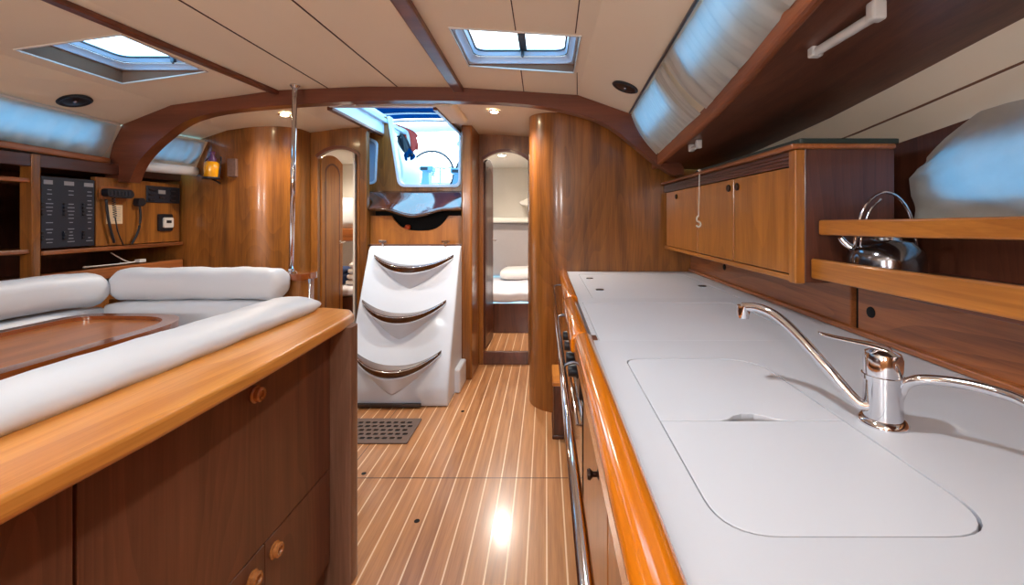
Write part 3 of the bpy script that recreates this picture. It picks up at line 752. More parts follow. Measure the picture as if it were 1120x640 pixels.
# table
tb = thing('saloon_table', 'glossy varnished wooden table with raised rounded rim', 'table', (-1.9, 1.3, 0))
to = rpoly([(-2.14, .45), (-1.58, .45), (-1.535, 1.2), (-1.555, 1.975), (-2.14, 1.985)], [.1, .14, .3, .36, .12], 12)
ti = rpoly([(-2.09, .50), (-1.635, .50), (-1.592, 1.2), (-1.61, 1.925), (-2.09, 1.935)], [.08, .11, .3, .33, .1], 12)
bm = BM(); plate(bm, [ti], XY, .715, .741); obj('tabletop', bm, 'table', tb)
bm = BM(); plate(bm, [to, ti], XY, .705, .758); obj('rim', bm, 'rimwood', tb, bevel=.018, seg=5, smooth=True)
bm = BM(); plate(bm, [rect(-1.95, -1.75, .9, 1.5, .03)], XY, .0, .712); obj('pedestal', bm, 'teak', tb, bevel=.004)
# ------------------------------------------------------------------ left foreground cabinet
lc = thing('settee_cabinet', 'dark wooden cabinet with round knobs backing the settee in the left foreground', 'cabinet', (-.85, .5, 0))
bm = BM(); box(bm, -.975, -.722, -.4, 1.40, .0, .835); obj('body', bm, 'cabinet', lc)
def face(name, y0, y1, z0, z1, mat='cabinet'):
    bm = BM(); box(bm, -.722, -.703, y0, y1, z0, z1); return obj(name, bm, mat, lc, bevel=.0015)
def knobat(parent, y, z, x=-.703, s=1, mat='knob'):
    bm = BM(); lathe(bm, [(.020*s, 0), (.021*s, .003), (.019*s, .005), (.017*s, .006), (.018*s, .010), (.0175*s, .015), (.014*s, .018), (.010*s, .017), (.008*s, .012), (0, .011)], (x, y, z), 'x', 24)
    return obj('knob', bm, mat, parent, smooth=True)
f1 = face('flap', .645, 1.398, .387, .822); knobat(f1, 1.04, .772)
f2 = face('flap', -.4, .639, .387, .822)
f3 = face('drawer', 1.076, 1.398, .08, .383); knobat(f3, 1.112, .34)
f4 = face('drawer', .645, 1.074, .08, .383); knobat(f4, 1.028, .334)
f5 = face('drawer', -.4, .639, .08, .383)
bm = BM(); plate(bm, [rpoly([(-.77, 1.402), (-.634, 1.402), (-.634, 1.45), (-.645, 1.465), (-.77, 1.465)], [0, .008, .01, .01, 0], 3)], XY, 0, .84); obj('corner_post', bm, 'greypost', lc, smooth=True)
bm = BM(); box(bm, -.975, -.77, 1.44, 1.5, 0, .84); obj('end_panel', bm, 'teak', lc)
# ledge: curved plan, rounded edge
led = [(-1.02, -.4), (-.665, -.4), (-.650, .2), (-.640, .515), (-.632, .70), (-.632, .95), (-.642, 1.2), (-.650, 1.38), (-.660, 1.48), (-.70, 1.545), (-.80, 1.575), (-1.02, 1.575)]
bm = BM(); plate(bm, [led], XY, .836, .871); obj('ledge', bm, 'honey_y', lc, bevel=.009, seg=3, smooth=True)
# ------------------------------------------------------------------ navigation corner, left
nx = -2.42
nav = thing('nav_cabinet', 'dark wooden wall unit on the left holding panels and open shelves', 'cabinet', (-2.6, 2.3, 0))
bm = BM(); box(bm, nx-.03, nx, 2.31, 2.84, 1.045, 1.42); obj('fascia', bm, 'teak', nav, bevel=.003)
bm = BM(); box(bm, nx-.05, nx+.012, 2.015, 2.05, .80, 1.50); obj('upright', bm, 'teak', nav, bevel=.005)
bm = BM(); box(bm, nx-.3, nx+.005, 1.2, 2.845, 1.44, 1.50); obj('head_rail', bm, 'dark_y', nav, bevel=.004)
bm = BM(); box(bm, nx-.4, nx+.02, 2.05, 2.845, 1.018, 1.04); obj('shelf', bm, 'teak_y', nav, bevel=.005)
bm = BM(); box(bm, nx-.02, nx+.02, 2.05, 2.845, .865, .925); box(bm, nx-.4, nx-.02, 2.05, 2.845, .865, .89); obj('fiddle', bm, 'teak_y', nav, bevel=.006)
bm = BM(); box(bm, nx-.4, nx+.0, 1.2, 2.02, 1.365, 1.385); obj('shelf', bm, 'teak_y', nav, bevel=.004)
bm = BM(); box(bm, nx-.4, nx+.0, 1.2, 2.02, 1.03, 1.05); obj('shelf', bm, 'teak_y', nav, bevel=.004)
bm = BM(); box(bm, nx-.42, nx-.40, 1.2, 2.85, .80, 1.50); obj('back', bm, 'dark', nav)
bm = BM(); box(bm, nx-.4, nx+.0, 1.2, 2.85, .4, .82); obj('base', bm, 'teak', nav)
bm = BM(); box(bm, nx-.2, nx-.18, 1.2, 1.98, 1.05, 1.34); obj('cupboard_front', bm, 'cabinet', nav)
# switch panel
sp = thing('switch_panel', 'tall black electrical switch panel with small grey print', 'control panel', (nx, 2.175, 1.05))
bm = BM(); box(bm, nx-.02, nx+.006, 2.055, 2.30, 1.05, 1.40); obj('panel', bm, 'navy', sp, bevel=.003)
for i, y in enumerate((2.08, 2.175, 2.268)):
    bm = BM(); box(bm, nx+.006, nx+.0085, y-.022 if i else y-.015, y+.022, 1.362, 1.382); o = obj('display', bm, 'labelgrey', sp); o['label'] = 'pale grey display'
rnd = random.Random(4)
for i, y in enumerate((2.085, 2.18, 2.268)):
    for z in [1.335, 1.315, 1.288, 1.268, 1.25, 1.232, 1.214, 1.196, 1.175, 1.142, 1.126, 1.11, 1.094, 1.078]:
        w = rnd.uniform(.008, .018)
        if rnd.random() < .85: bm = BM(); box(bm, nx+.006, nx+.0072, y-w+.006, y+w+.003, z-.002, z+.002); obj('printed_mark', bm, 'greytext', sp)
    for z in [1.268, 1.25, 1.232, 1.214, 1.126, 1.11, 1.094]:
        bm = BM(); box(bm, nx+.006, nx+.014, y-.032, y-.022, z-.005, z+.005); obj('switch', bm, 'black', sp, bevel=.001)
# VHF radio
vr = thing('radio', 'black marine radio unit with coiled cord beside the switch panel', 'radio', (nx, 2.4, 1.3))
bm = BM(); plate(bm, [rect(2.325, 2.50, 1.30, 1.372, .02)], YZ, nx, nx+.008); obj('mount', bm, 'teak_y', vr)
bm = BM(); plate(bm, [rpoly([(2.33, 1.315), (2.47, 1.308), (2.485, 1.33), (2.47, 1.358), (2.33, 1.36)], .018, 4)], YZ, nx+.008, nx+.045); obj('case', bm, 'black', vr, bevel=.004, smooth=True)
for i in range(6):
    bm = BM(); y = 2.35+i*.02; box(bm, nx+.045, nx+.05, y-.006, y+.006, 1.324, 1.346); obj('key', bm, 'navy', vr, bevel=.002)
bm = BM(); pts = []
for i in range(90):
    t = i/89; a = t*2*PI*9; pts.append((nx+.03+.007*math.cos(a), 2.375+.007*math.sin(a)+.01*t, 1.31-.11*t))
sweep(bm, pts, circ(.0022, 6)); tube(bm, [(nx+.03, 2.385, 1.2), (nx+.03, 2.40, 1.12), (nx+.02, 2.44, 1.045)], .0035, 6, sm=5); obj('coiled_cord', bm, 'black', vr, smooth='all')
bm = BM(); tube(bm, [(nx+.02, 2.345, 1.30), (nx+.02, 2.36, 1.18), (nx+.02, 2.39, 1.06)], .006, 8, sm=5); obj('cable', bm, 'black', vr, smooth='all')
mi = thing('radio_handset', 'small black fist microphone hanging on its cable by the radio', 'microphone', (nx, 2.53, 1.25))
bm = BM(); plate(bm, [rpoly([(2.515, 1.27), (2.55, 1.265), (2.568, 1.29), (2.555, 1.315), (2.52, 1.315)], .012, 4)], YZ, nx+.002, nx+.035); obj('case', bm, 'black', mi, bevel=.006, smooth=True)
bm = BM(); tube(bm, [(nx+.02, 2.54, 1.27), (nx+.02, 2.545, 1.2), (nx+.02, 2.53, 1.12), (nx+.02, 2.49, 1.045)], .006, 8, sm=5); obj('cable', bm, 'black', mi, smooth='all')
bm = BM(); box(bm, nx, nx+.002, 2.365, 2.455, 1.165, 1.27); pn = tag(obj('paper_note', bm, 'paper'), 'cream paper note pinned below the marine radio', 'note')
bm = BM()
for k_ in range(7): box(bm, nx+.002, nx+.0026, 2.40, 2.445-.004*(k_ % 3), 1.255-.012*k_, 1.257-.012*k_)
obj('writing', bm, 'greytext', pn)
sr = thing('stereo', 'wide black stereo unit at the top of the left fascia', 'stereo', (nx, 2.71, 1.29))
bm = BM(); box(bm, nx-.01, nx+.006, 2.60, 2.835, 1.292, 1.395); obj('case', bm, 'navy', sr, bevel=.003)
bm = BM(); box(bm, nx+.006, nx+.009, 2.675, 2.725, 1.348, 1.372); obj('display', bm, 'labelgrey', sr)
for (y, z) in ((2.63, 1.37), (2.63, 1.34), (2.63, 1.31), (2.70, 1.325), (2.78, 1.37), (2.78, 1.34), (2.78, 1.31)): bm = BM(); box(bm, nx+.006, nx+.011, y-.018, y+.018, z-.004, z+.004); obj('button', bm, 'steeldark', sr)
ga = thing('instrument_gauge', 'square black and white instrument gauge under the stereo', 'gauge', (nx, 2.73, 1.12))
bm = BM(); plate(bm, [rect(2.675, 2.775, 1.115, 1.222, .012)], YZ, nx, nx+.012); obj('case', bm, 'black', ga, bevel=.003)
bm = BM(); plate(bm, [rect(2.70, 2.77, 1.135, 1.20, .014)], YZ, nx+.012, nx+.022); obj('face', bm, 'whiteplastic', ga, bevel=.003)
bm = BM(); box(bm, nx+.022, nx+.024, 2.718, 2.752, 1.165, 1.182); obj('screen', bm, 'black', ga)
bm = BM(); tube(bm, [(nx+.0, 2.25, .94), (nx-.03, 2.34, .935), (nx-.02, 2.5, .935), (nx-.01, 2.56, .94), (nx+.0, 2.57, .95)], .004, 8, sm=6)
tube(bm, [(nx-.05, 2.44, 1.0), (nx-.03, 2.50, .95), (nx-.02, 2.53, .937)], .003, 8, sm=5); box(bm, nx-.015, nx+.015, 2.545, 2.585, .934, .952)
tag(obj('charger_cable', bm, 'whiteplastic', smooth=True), 'loose white charger cable on the open left shelf', 'cable')
# oil lamp and plate on left bulkhead
ol = thing('wall_lamp', 'amber glass oil lamp on the left wooden bulkhead', 'lamp', (-2.21, 2.78, 1.45))
bm = BM(); lathe(bm, [(0, 0), (.036, 0), (.042, .01), (.044, .06), (.040, .095), (.03, .105), (0, .105)], (-2.17, 2.79, 1.458), n=20); o = obj('bowl', bm, 'amber', ol, smooth=True); o['label'] = 'amber glass bowl'
bm = BM(); lathe(bm, [(0.046, 0), (.048, .006), (.046, .012)], (-2.17, 2.79, 1.45), n=20); tube(bm, [(-2.215, 2.79, 1.455), (-2.222, 2.8, 1.56), (-2.20, 2.83, 1.60)], .004, 8, sm=4); tube(bm, [(-2.125, 2.79, 1.455), (-2.118, 2.8, 1.56), (-2.14, 2.83, 1.60)], .004, 8, sm=4); tube(bm, [(-2.17, 2.79, 1.452), (-2.17, 2.858, 1.43)], .006, 8); obj('bracket', bm, 'black', ol, smooth=True)
bm = BM(); lathe(bm, [(.02, 0), (.022, .015), (.014, .035), (.012, .05), (.016, .065), (0, .068)], (-2.165, 2.79, 1.562), n=16); obj('burner', bm, plain('purple_cap', rgb(96, 60, 110), .3), ol, smooth=True)
bm = BM(); box(bm, -2.105, -2.045, 2.835, 2.858, 1.47, 1.59); wp = tag(obj('wall_plate', bm, plain('mottled_plate', rgb(112, 84, 74), .5, noise=.5, nscale=60), bevel=.004), 'small mottled plate fixed right of the amber lamp', 'plate')
# ------------------------------------------------------------------ speakers and downlights
def zs(x, y):
    if x < -2.12: return lerp(1.836, 1.725, (x+2.12)/(xl(y)+2.12))
    if x > .18: return lerp(1.893, 1.785, (x-.18)/(xr(y)-.18))
    return cz(x)
def speaker(x, y, label, nrm):
    t = thing('ceiling_speaker', label, 'speaker', (x, y, cz(x)), 'round ceiling speakers')
    q = Vector((0, 0, 1)).rotation_difference(Vector(nrm).normalized())
    for nm, pf, mt in (('rim', [(.0, .0), (.062, 0), (.064, .004), (.055, .009), (.05, .006)], 'black'), ('grille', [(0, .008), (.03, .0075), (.05, .005)], 'steeldark'), ('centre', [(0.0, .012), (.006, .011), (.008, .007)], 'steel')):
        bm = BM(); lathe(bm, pf, (0, 0, 0), n=28)
        for v in bm.verts: v.co = q @ v.co+Vector((x, y, zs(x, y)-.001))
        obj(nm, bm, mt, t, smooth=True)
speaker(-2.27, 2.07, 'round dark speaker in the left of the ceiling by the blue-lit curtain', (.37, 0, -.93))
speaker(.375, 2.03, 'round dark speaker in the right of the ceiling beyond the roof hatch', (-.35, 0, -.94))
def lampdata(name, loc, power, col, size, spot=None, parent=None):
    l = bpy.data.lights.new(name, 'SPOT' if spot else 'POINT'); l.energy = power; l.color = col; l.shadow_soft_size = size
    if spot: l.spot_size = math.radians(spot); l.spot_blend = .8
    o = bpy.data.objects.new(name, l); C.objects.link(o)
    if parent: o.parent = parent; o.location = Vector(loc)-wloc(parent)
    else: o.location = loc
    return o
def downlight(x, y, z, label, power, r=.028, col=(1, .84, .68), spot=150, size=.03):
    t = thing('ceiling_light', label, 'light', (x, y, z), 'recessed ceiling lights')
    bm = BM(); lathe(bm, [(r*.75, -.002), (r*1.25, 0), (r*1.3, -.004), (r*1.1, -.009), (r*.85, -.008)], (x, y, z), n=24); obj('ring', bm, 'chrome', t, smooth=True)
    bm = BM(); lathe(bm, [(0, -.013), (r*.5, -.012), (r*.85, -.008), (r*.9, -.002), (0, -.002)], (x, y, z), n=20); obj('lens', bm, 'lamp', t, smooth=True)
    lampdata('bulb', (x, y, z-.02), power, col, size, spot, t)
    return t
WARM = (1, .80, .60)
def cza(x): return cz(x)-.059
downlight(-.322, 2.68, cza(-.322)-.0, 'lit recessed ceiling light above the right passage door', 26)
downlight(-1.63, 2.68, cza(-1.63), 'lit recessed ceiling light above the left curved bulkhead', 19)
NEUT = (.93, 1.0, 1.06)
downlight(-.07, .72, cz(-.07), 'recessed ceiling light over the galley sink', 12, col=NEUT, size=.035, spot=165)
downlight(-1.30, .9, cz(-1.30), 'added ceiling fill light over the saloon table, out of view', 9, col=NEUT, size=.035, spot=165)  # this and the next two: unseen lights added to brighten the cabin
downlight(-.07, -.5, cz(-.07), 'added ceiling fill light out of view, forward above the galley', 6, col=NEUT, size=.035, spot=165)
downlight(-1.55, -.5, cz(-1.55), 'added ceiling fill light out of view, forward above the settee', 6, col=NEUT, size=.035, spot=165)
def fill_lamp(x, label, power):  # unseen lamps added as soft frontal fill for ceiling and fronts
    t = thing('fill_lamp', label, 'lamp', (x, YF+.002, 1.48))
    bm = BM(); lathe(bm, [(0, 0), (.05, 0), (.052, .008), (.02, .014), (.012, .05), (0, .05)], (x, YF+.001, 1.5), 'y', 20); obj('wall_mount', bm, 'chrome', t, smooth=True)
    bm = BM(); lathe(bm, [(.03, -.03), (.058, 0), (.064, .04), (.05, .085), (.02, .10), (0, .102)], (x, YF+.1, 1.47), n=24); obj('globe', bm, emis('globe_glow', rgb(255, 240, 220), 8), t, smooth=True)
    lampdata('bulb', (x, YF+.22, 1.5), power, (.93, 1.0, 1.06), .09, None, t)
fill_lamp(-.45, 'added round fill lamp on the unseen forward bulkhead, galley side', 22)
fill_lamp(-1.6, 'added round fill lamp on the unseen forward bulkhead, settee side', 24)
# ------------------------------------------------------------------ galley
ZC = .87
wt = thing('worktop', 'long white laminate galley worktop', 'worktop', (.5, 1.2, .84))
SL = rpoly([(.184, .443), (.486, .443), (.486, 1.005), (.184, 1.005)], [.06, .07, .09, .035], 8)
STV = [(.142, 1.150), (.72, 1.150), (.72, 1.668), (.142, 1.668)]
ICE = rect(.19, .80, 1.76, 2.50, .012, 2)
bm = BM(); plate(bm, [[(.128, -.4), (.885, -.4), (.885, 2.628), (.128, 2.628)], SL, STV, ICE], XY, .835, ZC); obj('top', bm, 'counter', wt)
bm = BM(); box(bm, .14, .81, .40, 2.52, .80, .836); obj('substrate', bm, 'blackgap', wt)
g = .0024
def lidobj(loop, label, name='lid', mat='lid'):
    bm = BM(); plate(bm, [loop], XY, .838, ZC-.0005)
    return tag(obj(name, bm, mat, bevel=.0015), label, 'lid')
far = [(.184+g, .703), (.30, .703), (.34, .703)]
# finger notch cut in the far lid where the two sink lids meet
notch = [(.285, .700), (.300, .706), (.312, .717), (.330, .724), (.350, .724), (.365, .716), (.378, .706), (.392, .7)]
SLf = [(.184+g, .7)]+notch+[(.486-g, .7)]+rpoly([(.486-g, .7), (.486-g, 1.005-g), (.184+g, 1.005-g), (.184+g, .7)], [0, .09, .035, 0], 8)[1:-1]
lidobj(SLf, 'white sink cover, the farther of the two, with a finger notch', 'sink_cover')
SLn = rpoly([(.184+g, .443+g), (.486-g, .443+g), (.486-g, .6975), (.184+g, .6975)], [.06, .07, 0, 0], 8)
lidobj(SLn, 'white sink cover, the nearer of the two, with big rounded corners', 'sink_cover')
bm = BM(); plate(bm, [rect(.27, .40, .70, .728)], XY, .8365, .8385); tag(obj('sink_recess', bm, 'steeldark'), 'dark steel sink edge seen through the finger notch', 'sink')
lidobj([(.142+g, 1.150+g), (.72-g, 1.150+g), (.72-g, 1.668-g), (.142+g, 1.668-g)], 'plain white rectangular lid over the stove', 'stove_cover')
bm = BM(); plate(bm, [rect(.19+g, .80-g, 1.76+g, 2.50-g, .012, 2)], XY, .838, ZC-.0005); il = obj('icebox_lid', bm, 'lid', wt, bevel=.0015)
for (px, py) in ((645, 304.5), (656, 317), (768, 313)):
    Y = F*.33/(py-VY); X = (px-VX)*Y/F
    bm = BM(); plate(bm, [rect(X-.018, X+.018, Y-.016, Y+.016, .014, 5)], XY, ZC-.001, ZC+.003); o = obj('latch', bm, 'steeldark', il, bevel=.001); o['label'] = 'small oval steel latch'
# fiddle along the front: three lengths
fr = [(-.026, -.035), (.024, -.035), (.026, .008), (.018, .018), (.004, .022), (-.014, .018), (-.026, .004)]
def fid(y0, y1, x=.103, label='', dz=0):
    bm = BM(); sweep(bm, [(x, y0, .868+dz), (x, y1, .868+dz)], fr); tag(obj('fiddle_rail', bm, 'varnish', bevel=.006, seg=3, smooth=True), label, 'rail', 'varnished worktop edge rails')
fid(-.4, 1.165, .101, 'long glossy orange wooden edge rail of the worktop, nearest the viewer')
fid(1.175, 1.715, .094, 'middle glossy orange edge rail of the worktop, in front of the stove lid', -.004)
fid(1.725, 2.60, .103, 'far glossy orange edge rail of the worktop, ending at the bulkhead')
bm = BM(); box(bm, .122, .14, 1.155, 1.20, .866, .872); 
tag(obj('rail_catch', bm, 'dark', bevel=.001), 'small dark catch between the near and middle edge rails', 'catch')
# galley base cabinet
gc = thing('galley_cabinet', 'wooden galley base cabinet under the white worktop', 'cabinet', (.5, 1.0, 0))
bm = BM(); box(bm, .118, .88, -.4, 1.15, .09, .833); obj('carcass', bm, 'teak', gc)
bm = BM(); box(bm, .118, .88, 1.72, 2.62, .09, .833); obj('carcass', bm, 'teak', gc)
bm = BM(); box(bm, .155, .88, -.4, 2.62, 0, .09); obj('plinth', bm, 'dark_y', gc)
def gdoor(y0, y1, z0, z1, ky, kz, nm='door'):
    bm = BM(); box(bm, .10, .118, y0, y1, z0, z1); d = obj(nm, bm, 'door_honey', gc, bevel=.003)
    if ky is None: return
    bm = BM(); lathe(bm, [(.003, -.022), (.009, -.021), (.0105, -.016), (.005, -.010), (.005, -.003), (.011, 0)], (.10, ky, kz), 'x', 18); o = obj('knob', bm, 'darkknob', d, smooth=True)
gdoor(.70, 1.14, .10, .80, .82, .71)
gdoor(.25, .69, .10, .80, None, .71)
gdoor(-.2, .24, .10, .80, None, .71)
gdoor(1.74, 2.15, .10, .80, 1.80, .70)
gdoor(2.16, 2.6, .10, .80, 2.2, .70)
# stove
sv = thing('stove', 'black-fronted gimballed galley stove behind the steel rail', 'stove', (.45, 1.43, .1))
bm = BM(); box(bm, .115, .70, 1.18, 1.69, .22, .80); obj('body', bm, 'steel', sv, bevel=.006)
bm = BM(); box(bm, .10, .115, 1.185, 1.685, .25, .68); d = obj('oven_door', bm, plain('oven_glass', rgb(18, 18, 20), .12, coat=1), sv, bevel=.004)
bm = BM(); tube(bm, [(.10, 1.24, .60), (.092, 1.24, .60), (.092, 1.64, .60), (.10, 1.64, .60)], .005, 8); obj('handle', bm, 'chrome', d, smooth=True)
bm = BM(); box(bm, .092, .115, 1.185, 1.685, .695, .80); obj('control_panel', bm, 'steeldark', sv, bevel=.003)
for y in (1.22, 1.34, 1.46, 1.58):
    bm = BM(); lathe(bm, [(0, -.030), (.016, -.029), (.018, -.008), (.022, -.004), (.022, 0)], (.092, y, .765), 'x', 16); obj('control_knob', bm, 'black', sv, smooth=True)
# grab rail
grl = thing('grab_rail', 'long polished steel rail in front of the galley', 'rail', (.044, 1.4, .80))
bm = BM(); tube(bm, [(.044, -.3, .80), (.044, 1, .80), (.044, 2.52, .80)], .0095, 16); obj('tube', bm, 'chrome', grl, smooth='all')
for y in (.35, 1.16, 1.73, 2.5):
    bm = BM(); tube(bm, [(.044, y, .80), (.07, y, .808), (.10, y, .81)], .0045, 8, sm=3); lathe(bm, [(.012, 0), (.012, .004), (0, .005)], (.094, y, .81), 'x', 14); obj('bracket', bm, 'steeldark', grl, smooth=True)
# low locker/step at the far end
bx = thing('corner_step', 'small brown wooden step at the foot of the galley by the round bulkhead', 'step', (.07, 2.4, 0))
bm = BM(); box(bm, .043, .098, 2.33, 2.60, .0, .285); obj('body', bm, 'dark', bx, bevel=.004)
bm = BM(); box(bm, .036, .099, 2.32, 2.61, .286, .31); obj('top', bm, 'honey_y', bx, bevel=.006)
bm = BM(); box(bm, .035, .099, 2.322, 2.608, .0, .02); obj('foot', bm, 'dark_y', bx, bevel=.004)
# faucet
fx, fy_ = .541, .690
fa = thing('faucet', 'chrome mixer tap with two long curved spouts on the worktop', 'tap', (fx, fy_, ZC))
bm = BM(); lathe(bm, [(0, 0), (.034, 0), (.034, .004), (.030, .009), (.0275, .010)], (fx, fy_, ZC), n=36); obj('base_ring', bm, 'chrome', fa, smooth=True)
bm = BM(); lathe(bm, [(.0265, .008), (.0262, .070), (.0285, .071), (.0285, .078), (.0265, .079), (.0268, .104), (.024, .113), (.014, .118), (0, .119)], (fx, fy_, ZC), n=36); obj('body', bm, 'chrome', fa, smooth=True)
bm = BM()
pth = [(fx+.012, fy_+.0, .986), (fx-.01, fy_+.012, .992), (fx-.03, fy_+.02, .995), (fx-.055, fy_+.03, .999), (fx-.078, fy_+.038, 1.004)]
sweep(bm, smooth_path(pth, 4), [(a*1.0, c) for a, c in circ(.014, 14, .004)], scales=[lerp(1.2, .6, i/16) for i in range(17)]); obj('lever', bm, 'chrome', fa, smooth='all')
sp1 = [(fx-.018, fy_, .900), W(938, 440, .70), W(905, 403, .735), W(872, 366, .78), W(848, 345, .815), W(828, 336.5, .845), W(812, 336, .865)]
bm = BM(); pp = smooth_path(sp1, 6); sweep(bm, pp, circ(.0088, 14)); s1 = obj('spout', bm, 'chrome', fa, smooth='all')
e = Vector(sp1[-1]); bm = BM(); lathe(bm, [(0, .006), (.012, .004), (.0125, -.008), (.0105, -.022), (.008, -.022), (0, -.02)], (e.x+.002, e.y, e.z), n=18); obj('aerator', bm, 'chrome', s1, smooth=True)
sp2 = [(fx+.012, fy_-.012, .905), W(988, 424, .67), W(1002, 416, .655), W(1030, 416.5, .635), W(1060, 421, .61), W(1095, 430, .58), W(1125, 442, .55), W(1150, 462, .53)]
bm = BM(); sweep(bm, smooth_path(sp2, 6), circ(.0075, 14)); obj('spout', bm, 'chrome', fa, smooth='all')
# splashback boards
bs = thing('splashback', 'brown wooden splashback along the back of the worktop', 'splashback', (.88, 1.2, ZC))
bm = BM(); box(bm, .882, .905, 1.245, 2.625, ZC+.002, 1.009); obj('board', bm, 'teak_y', bs, bevel=.003)
bm = BM(); box(bm, .882, .905, -.4, 1.215, ZC+.002, 1.024); obj('board', bm, 'teak_y', bs, bevel=.003)
bm = BM(); box(bm, .90, .905, 1.2, 1.26, ZC+.002, 1.009); obj('joint', bm, 'blackgap', bs)
bm = BM(); box(bm, .868, .884, -.4, 2.625, ZC+.001, ZC+.018); obj('edging', bm, 'teak_y', bs, bevel=.005)
for y, z in ((1.165, .943), (2.12, .955)):
    bm = BM(); lathe(bm, [(0, -.003), (.012, -.004), (.014, -.003), (.015, 0)], (.882, y, z), 'x', 18); obj('finger_pull', bm, 'blackgap', bs, smooth=True)
# ------------------------------------------------------------------ overhead galley cabinet
oc = thing('overhead_cabinet', 'wooden overhead galley cabinet with three honey doors', 'cabinet', (.86, 1.9, 1.0))
bm = BM(); plate(bm, [[(1.232, 1.012), (2.62, 1.012), (2.62, 1.395), (1.232, 1.40)]], YZ, .742, 1.0); obj('carcass', bm, 'dark', oc, bevel=.003)
bm = BM(); box(bm, .712, .742, 1.228, 1.262, 1.01, 1.395); obj('stile', bm, 'door_honey', oc, bevel=.004)
bm = BM(); box(bm, .722, .742, 1.262, 2.62, 1.012, 1.03); obj('bottom_rail', bm, 'rail_y', oc, bevel=.003)
bm = BM(); box(bm, .722, .742, 1.262, 2.62, 1.352, 1.395)
for z in (1.360, 1.371, 1.382): box(bm, .717, .724, 1.262, 2.62, z, z+.005)
obj('louvre_rail', bm, 'dark_y', oc)
bm = BM(); box(bm, .700, 1.0, 1.222, 2.62, 1.396, 1.412); obj('cornice', bm, 'teak_y', oc, bevel=.007, seg=3)
dd = [(1.268, 1.642, 1.61), (1.650, 2.036, 1.685), (2.044, 2.56, 2.36)]
for y0, y1, ky in dd:
    bm = BM(); box(bm, .719, .738, y0, y1, 1.034, 1.348); d = obj('door', bm, 'door_honey', oc, bevel=.003)
    bm = BM(); lathe(bm, [(.0135, 0), (.0145, -.004), (.012, -.007), (.007, -.006), (0, -.005)], (.719, ky, 1.315), 'x', 20); o = obj('finger_pull', bm, 'darkknob', d, smooth=True)
bm = BM(); plate(bm, [rpoly([(.73, 1.235), (1.02, 1.235), (1.02, 2.3), (.73, 2.1)], .01, 2)], XY, 1.413, 1.428); tag(obj('folded_mat', bm, 'greenmat', bevel=.003), 'dark green board lying on top of the overhead cabinet', 'board')
# pull cord with hook
pc = thing('pull_cord', 'thin white cord with hook hanging before the overhead cabinet doors', 'cord', (.70, 1.97, 1.2))
p0 = W(765, 187, 1.965); p1 = W(764, 236, 1.965)
bm = BM(); tube(bm, [p0, p0.lerp(p1, .5)+Vector((.001, 0, 0)), p1], .0022, 8, sm=3); lathe(bm, [(0, .008), (.008, .006), (.008, 0), (0, -.001)], p0, n=12); obj('cord', bm, 'rope', pc, smooth=True)
bm = BM(); q = p1
tube(bm, [q, q+Vector((-.008, 0, -.01)), q+Vector((-.006, 0, -.024)), q+Vector((.006, 0, -.03)), q+Vector((.010, 0, -.042)), q+Vector((0, 0, -.052)), q+Vector((-.01, 0, -.044))], .004, 8, sm=5); obj('hook', bm, 'rope', pc, smooth='all')
# ------------------------------------------------------------------ galley shelves
gs = thing('galley_shelf', 'open galley shelf with two wooden front rails on the far right', 'shelf', (.9, .6, 1.0))
bm = BM(); box(bm, .765, 1.135, -.4, 1.228, 1.026, 1.042); obj('board', bm, 'dark_y', gs, bevel=.002)
pr4 = lambda w, h: [(-w/2, -h/2), (w/2, -h/2), (w/2, h/2), (-w/2, h/2)]
bm = BM(); sweep(bm, smooth_path([(.764, 1.226, 1.055), (.768, .9, 1.058), (.772, .6, 1.062), (.78, -.2, 1.065)], 5), pr4(.018, .056)); o = obj('lower_rail', bm, 'rail_y', gs, bevel=.005)
bm = BM(); sweep(bm, smooth_path([(.772, 1.205, 1.172), (.80, .95, 1.176), (.832, .7, 1.182), (.86, .2, 1.185), (.87, -.2, 1.185)], 5), pr4(.018, .042)); o = obj('upper_rail', bm, 'rail_y', gs, bevel=.005)
bm = BM(); box(bm, .79, .80, -.3, -.28, 1.04, 1.18); obj('bracket', bm, 'dark', gs)
# hull lining behind shelf
struct(cbox('wall_right', 'dark', 1.132, 1.139, -.4, 1.235, .0, 1.19, bev=0))
# kettle
kx, ky, kz = .885, 1.12, 1.0425
kt = thing('kettle', 'shiny steel kettle with arched wire handle on the galley shelf', 'kettle', (kx, ky, kz))
bm = BM(); lathe(bm, [(0, 0), (.078, 0), (.084, .006), (.084, .05), (.078, .075), (.055, .095), (.035, .10), (0, .102)], (kx, ky, kz), n=40); obj('body', bm, 'kettle', kt, smooth=True)
bm = BM(); lathe(bm, [(.036, .098), (.034, .106), (.015, .110), (.006, .112), (.006, .118), (.011, .124), (.009, .13), (0, .132)], (kx, ky, kz), n=24); obj('lid', bm, 'steel', kt, smooth=True)
bm = BM(); sweep(bm, smooth_path([(kx-.06, ky+.03, kz+.07), (kx-.078, ky+.04, kz+.088), (kx-.088, ky+.045, kz+.105)], 4), circ(.009, 12), scales=[1.3-.06*i for i in range(9)]); obj('spout', bm, 'chrome', kt, smooth='all')
bm = BM(); tube(bm, [(kx+.072*math.cos(a), ky-.01*math.cos(a), kz+.075+.148*math.sin(a)) for a in [PI*i/18 for i in range(19)]], .0042, 8)
tube(bm, [(kx+.072*math.cos(a), ky-.01*math.cos(a)-.02, kz+.072+.142*math.sin(a)) for a in [PI*i/18 for i in range(11, 19)]], .003, 8); obj('handle', bm, 'chrome', kt, smooth='all')
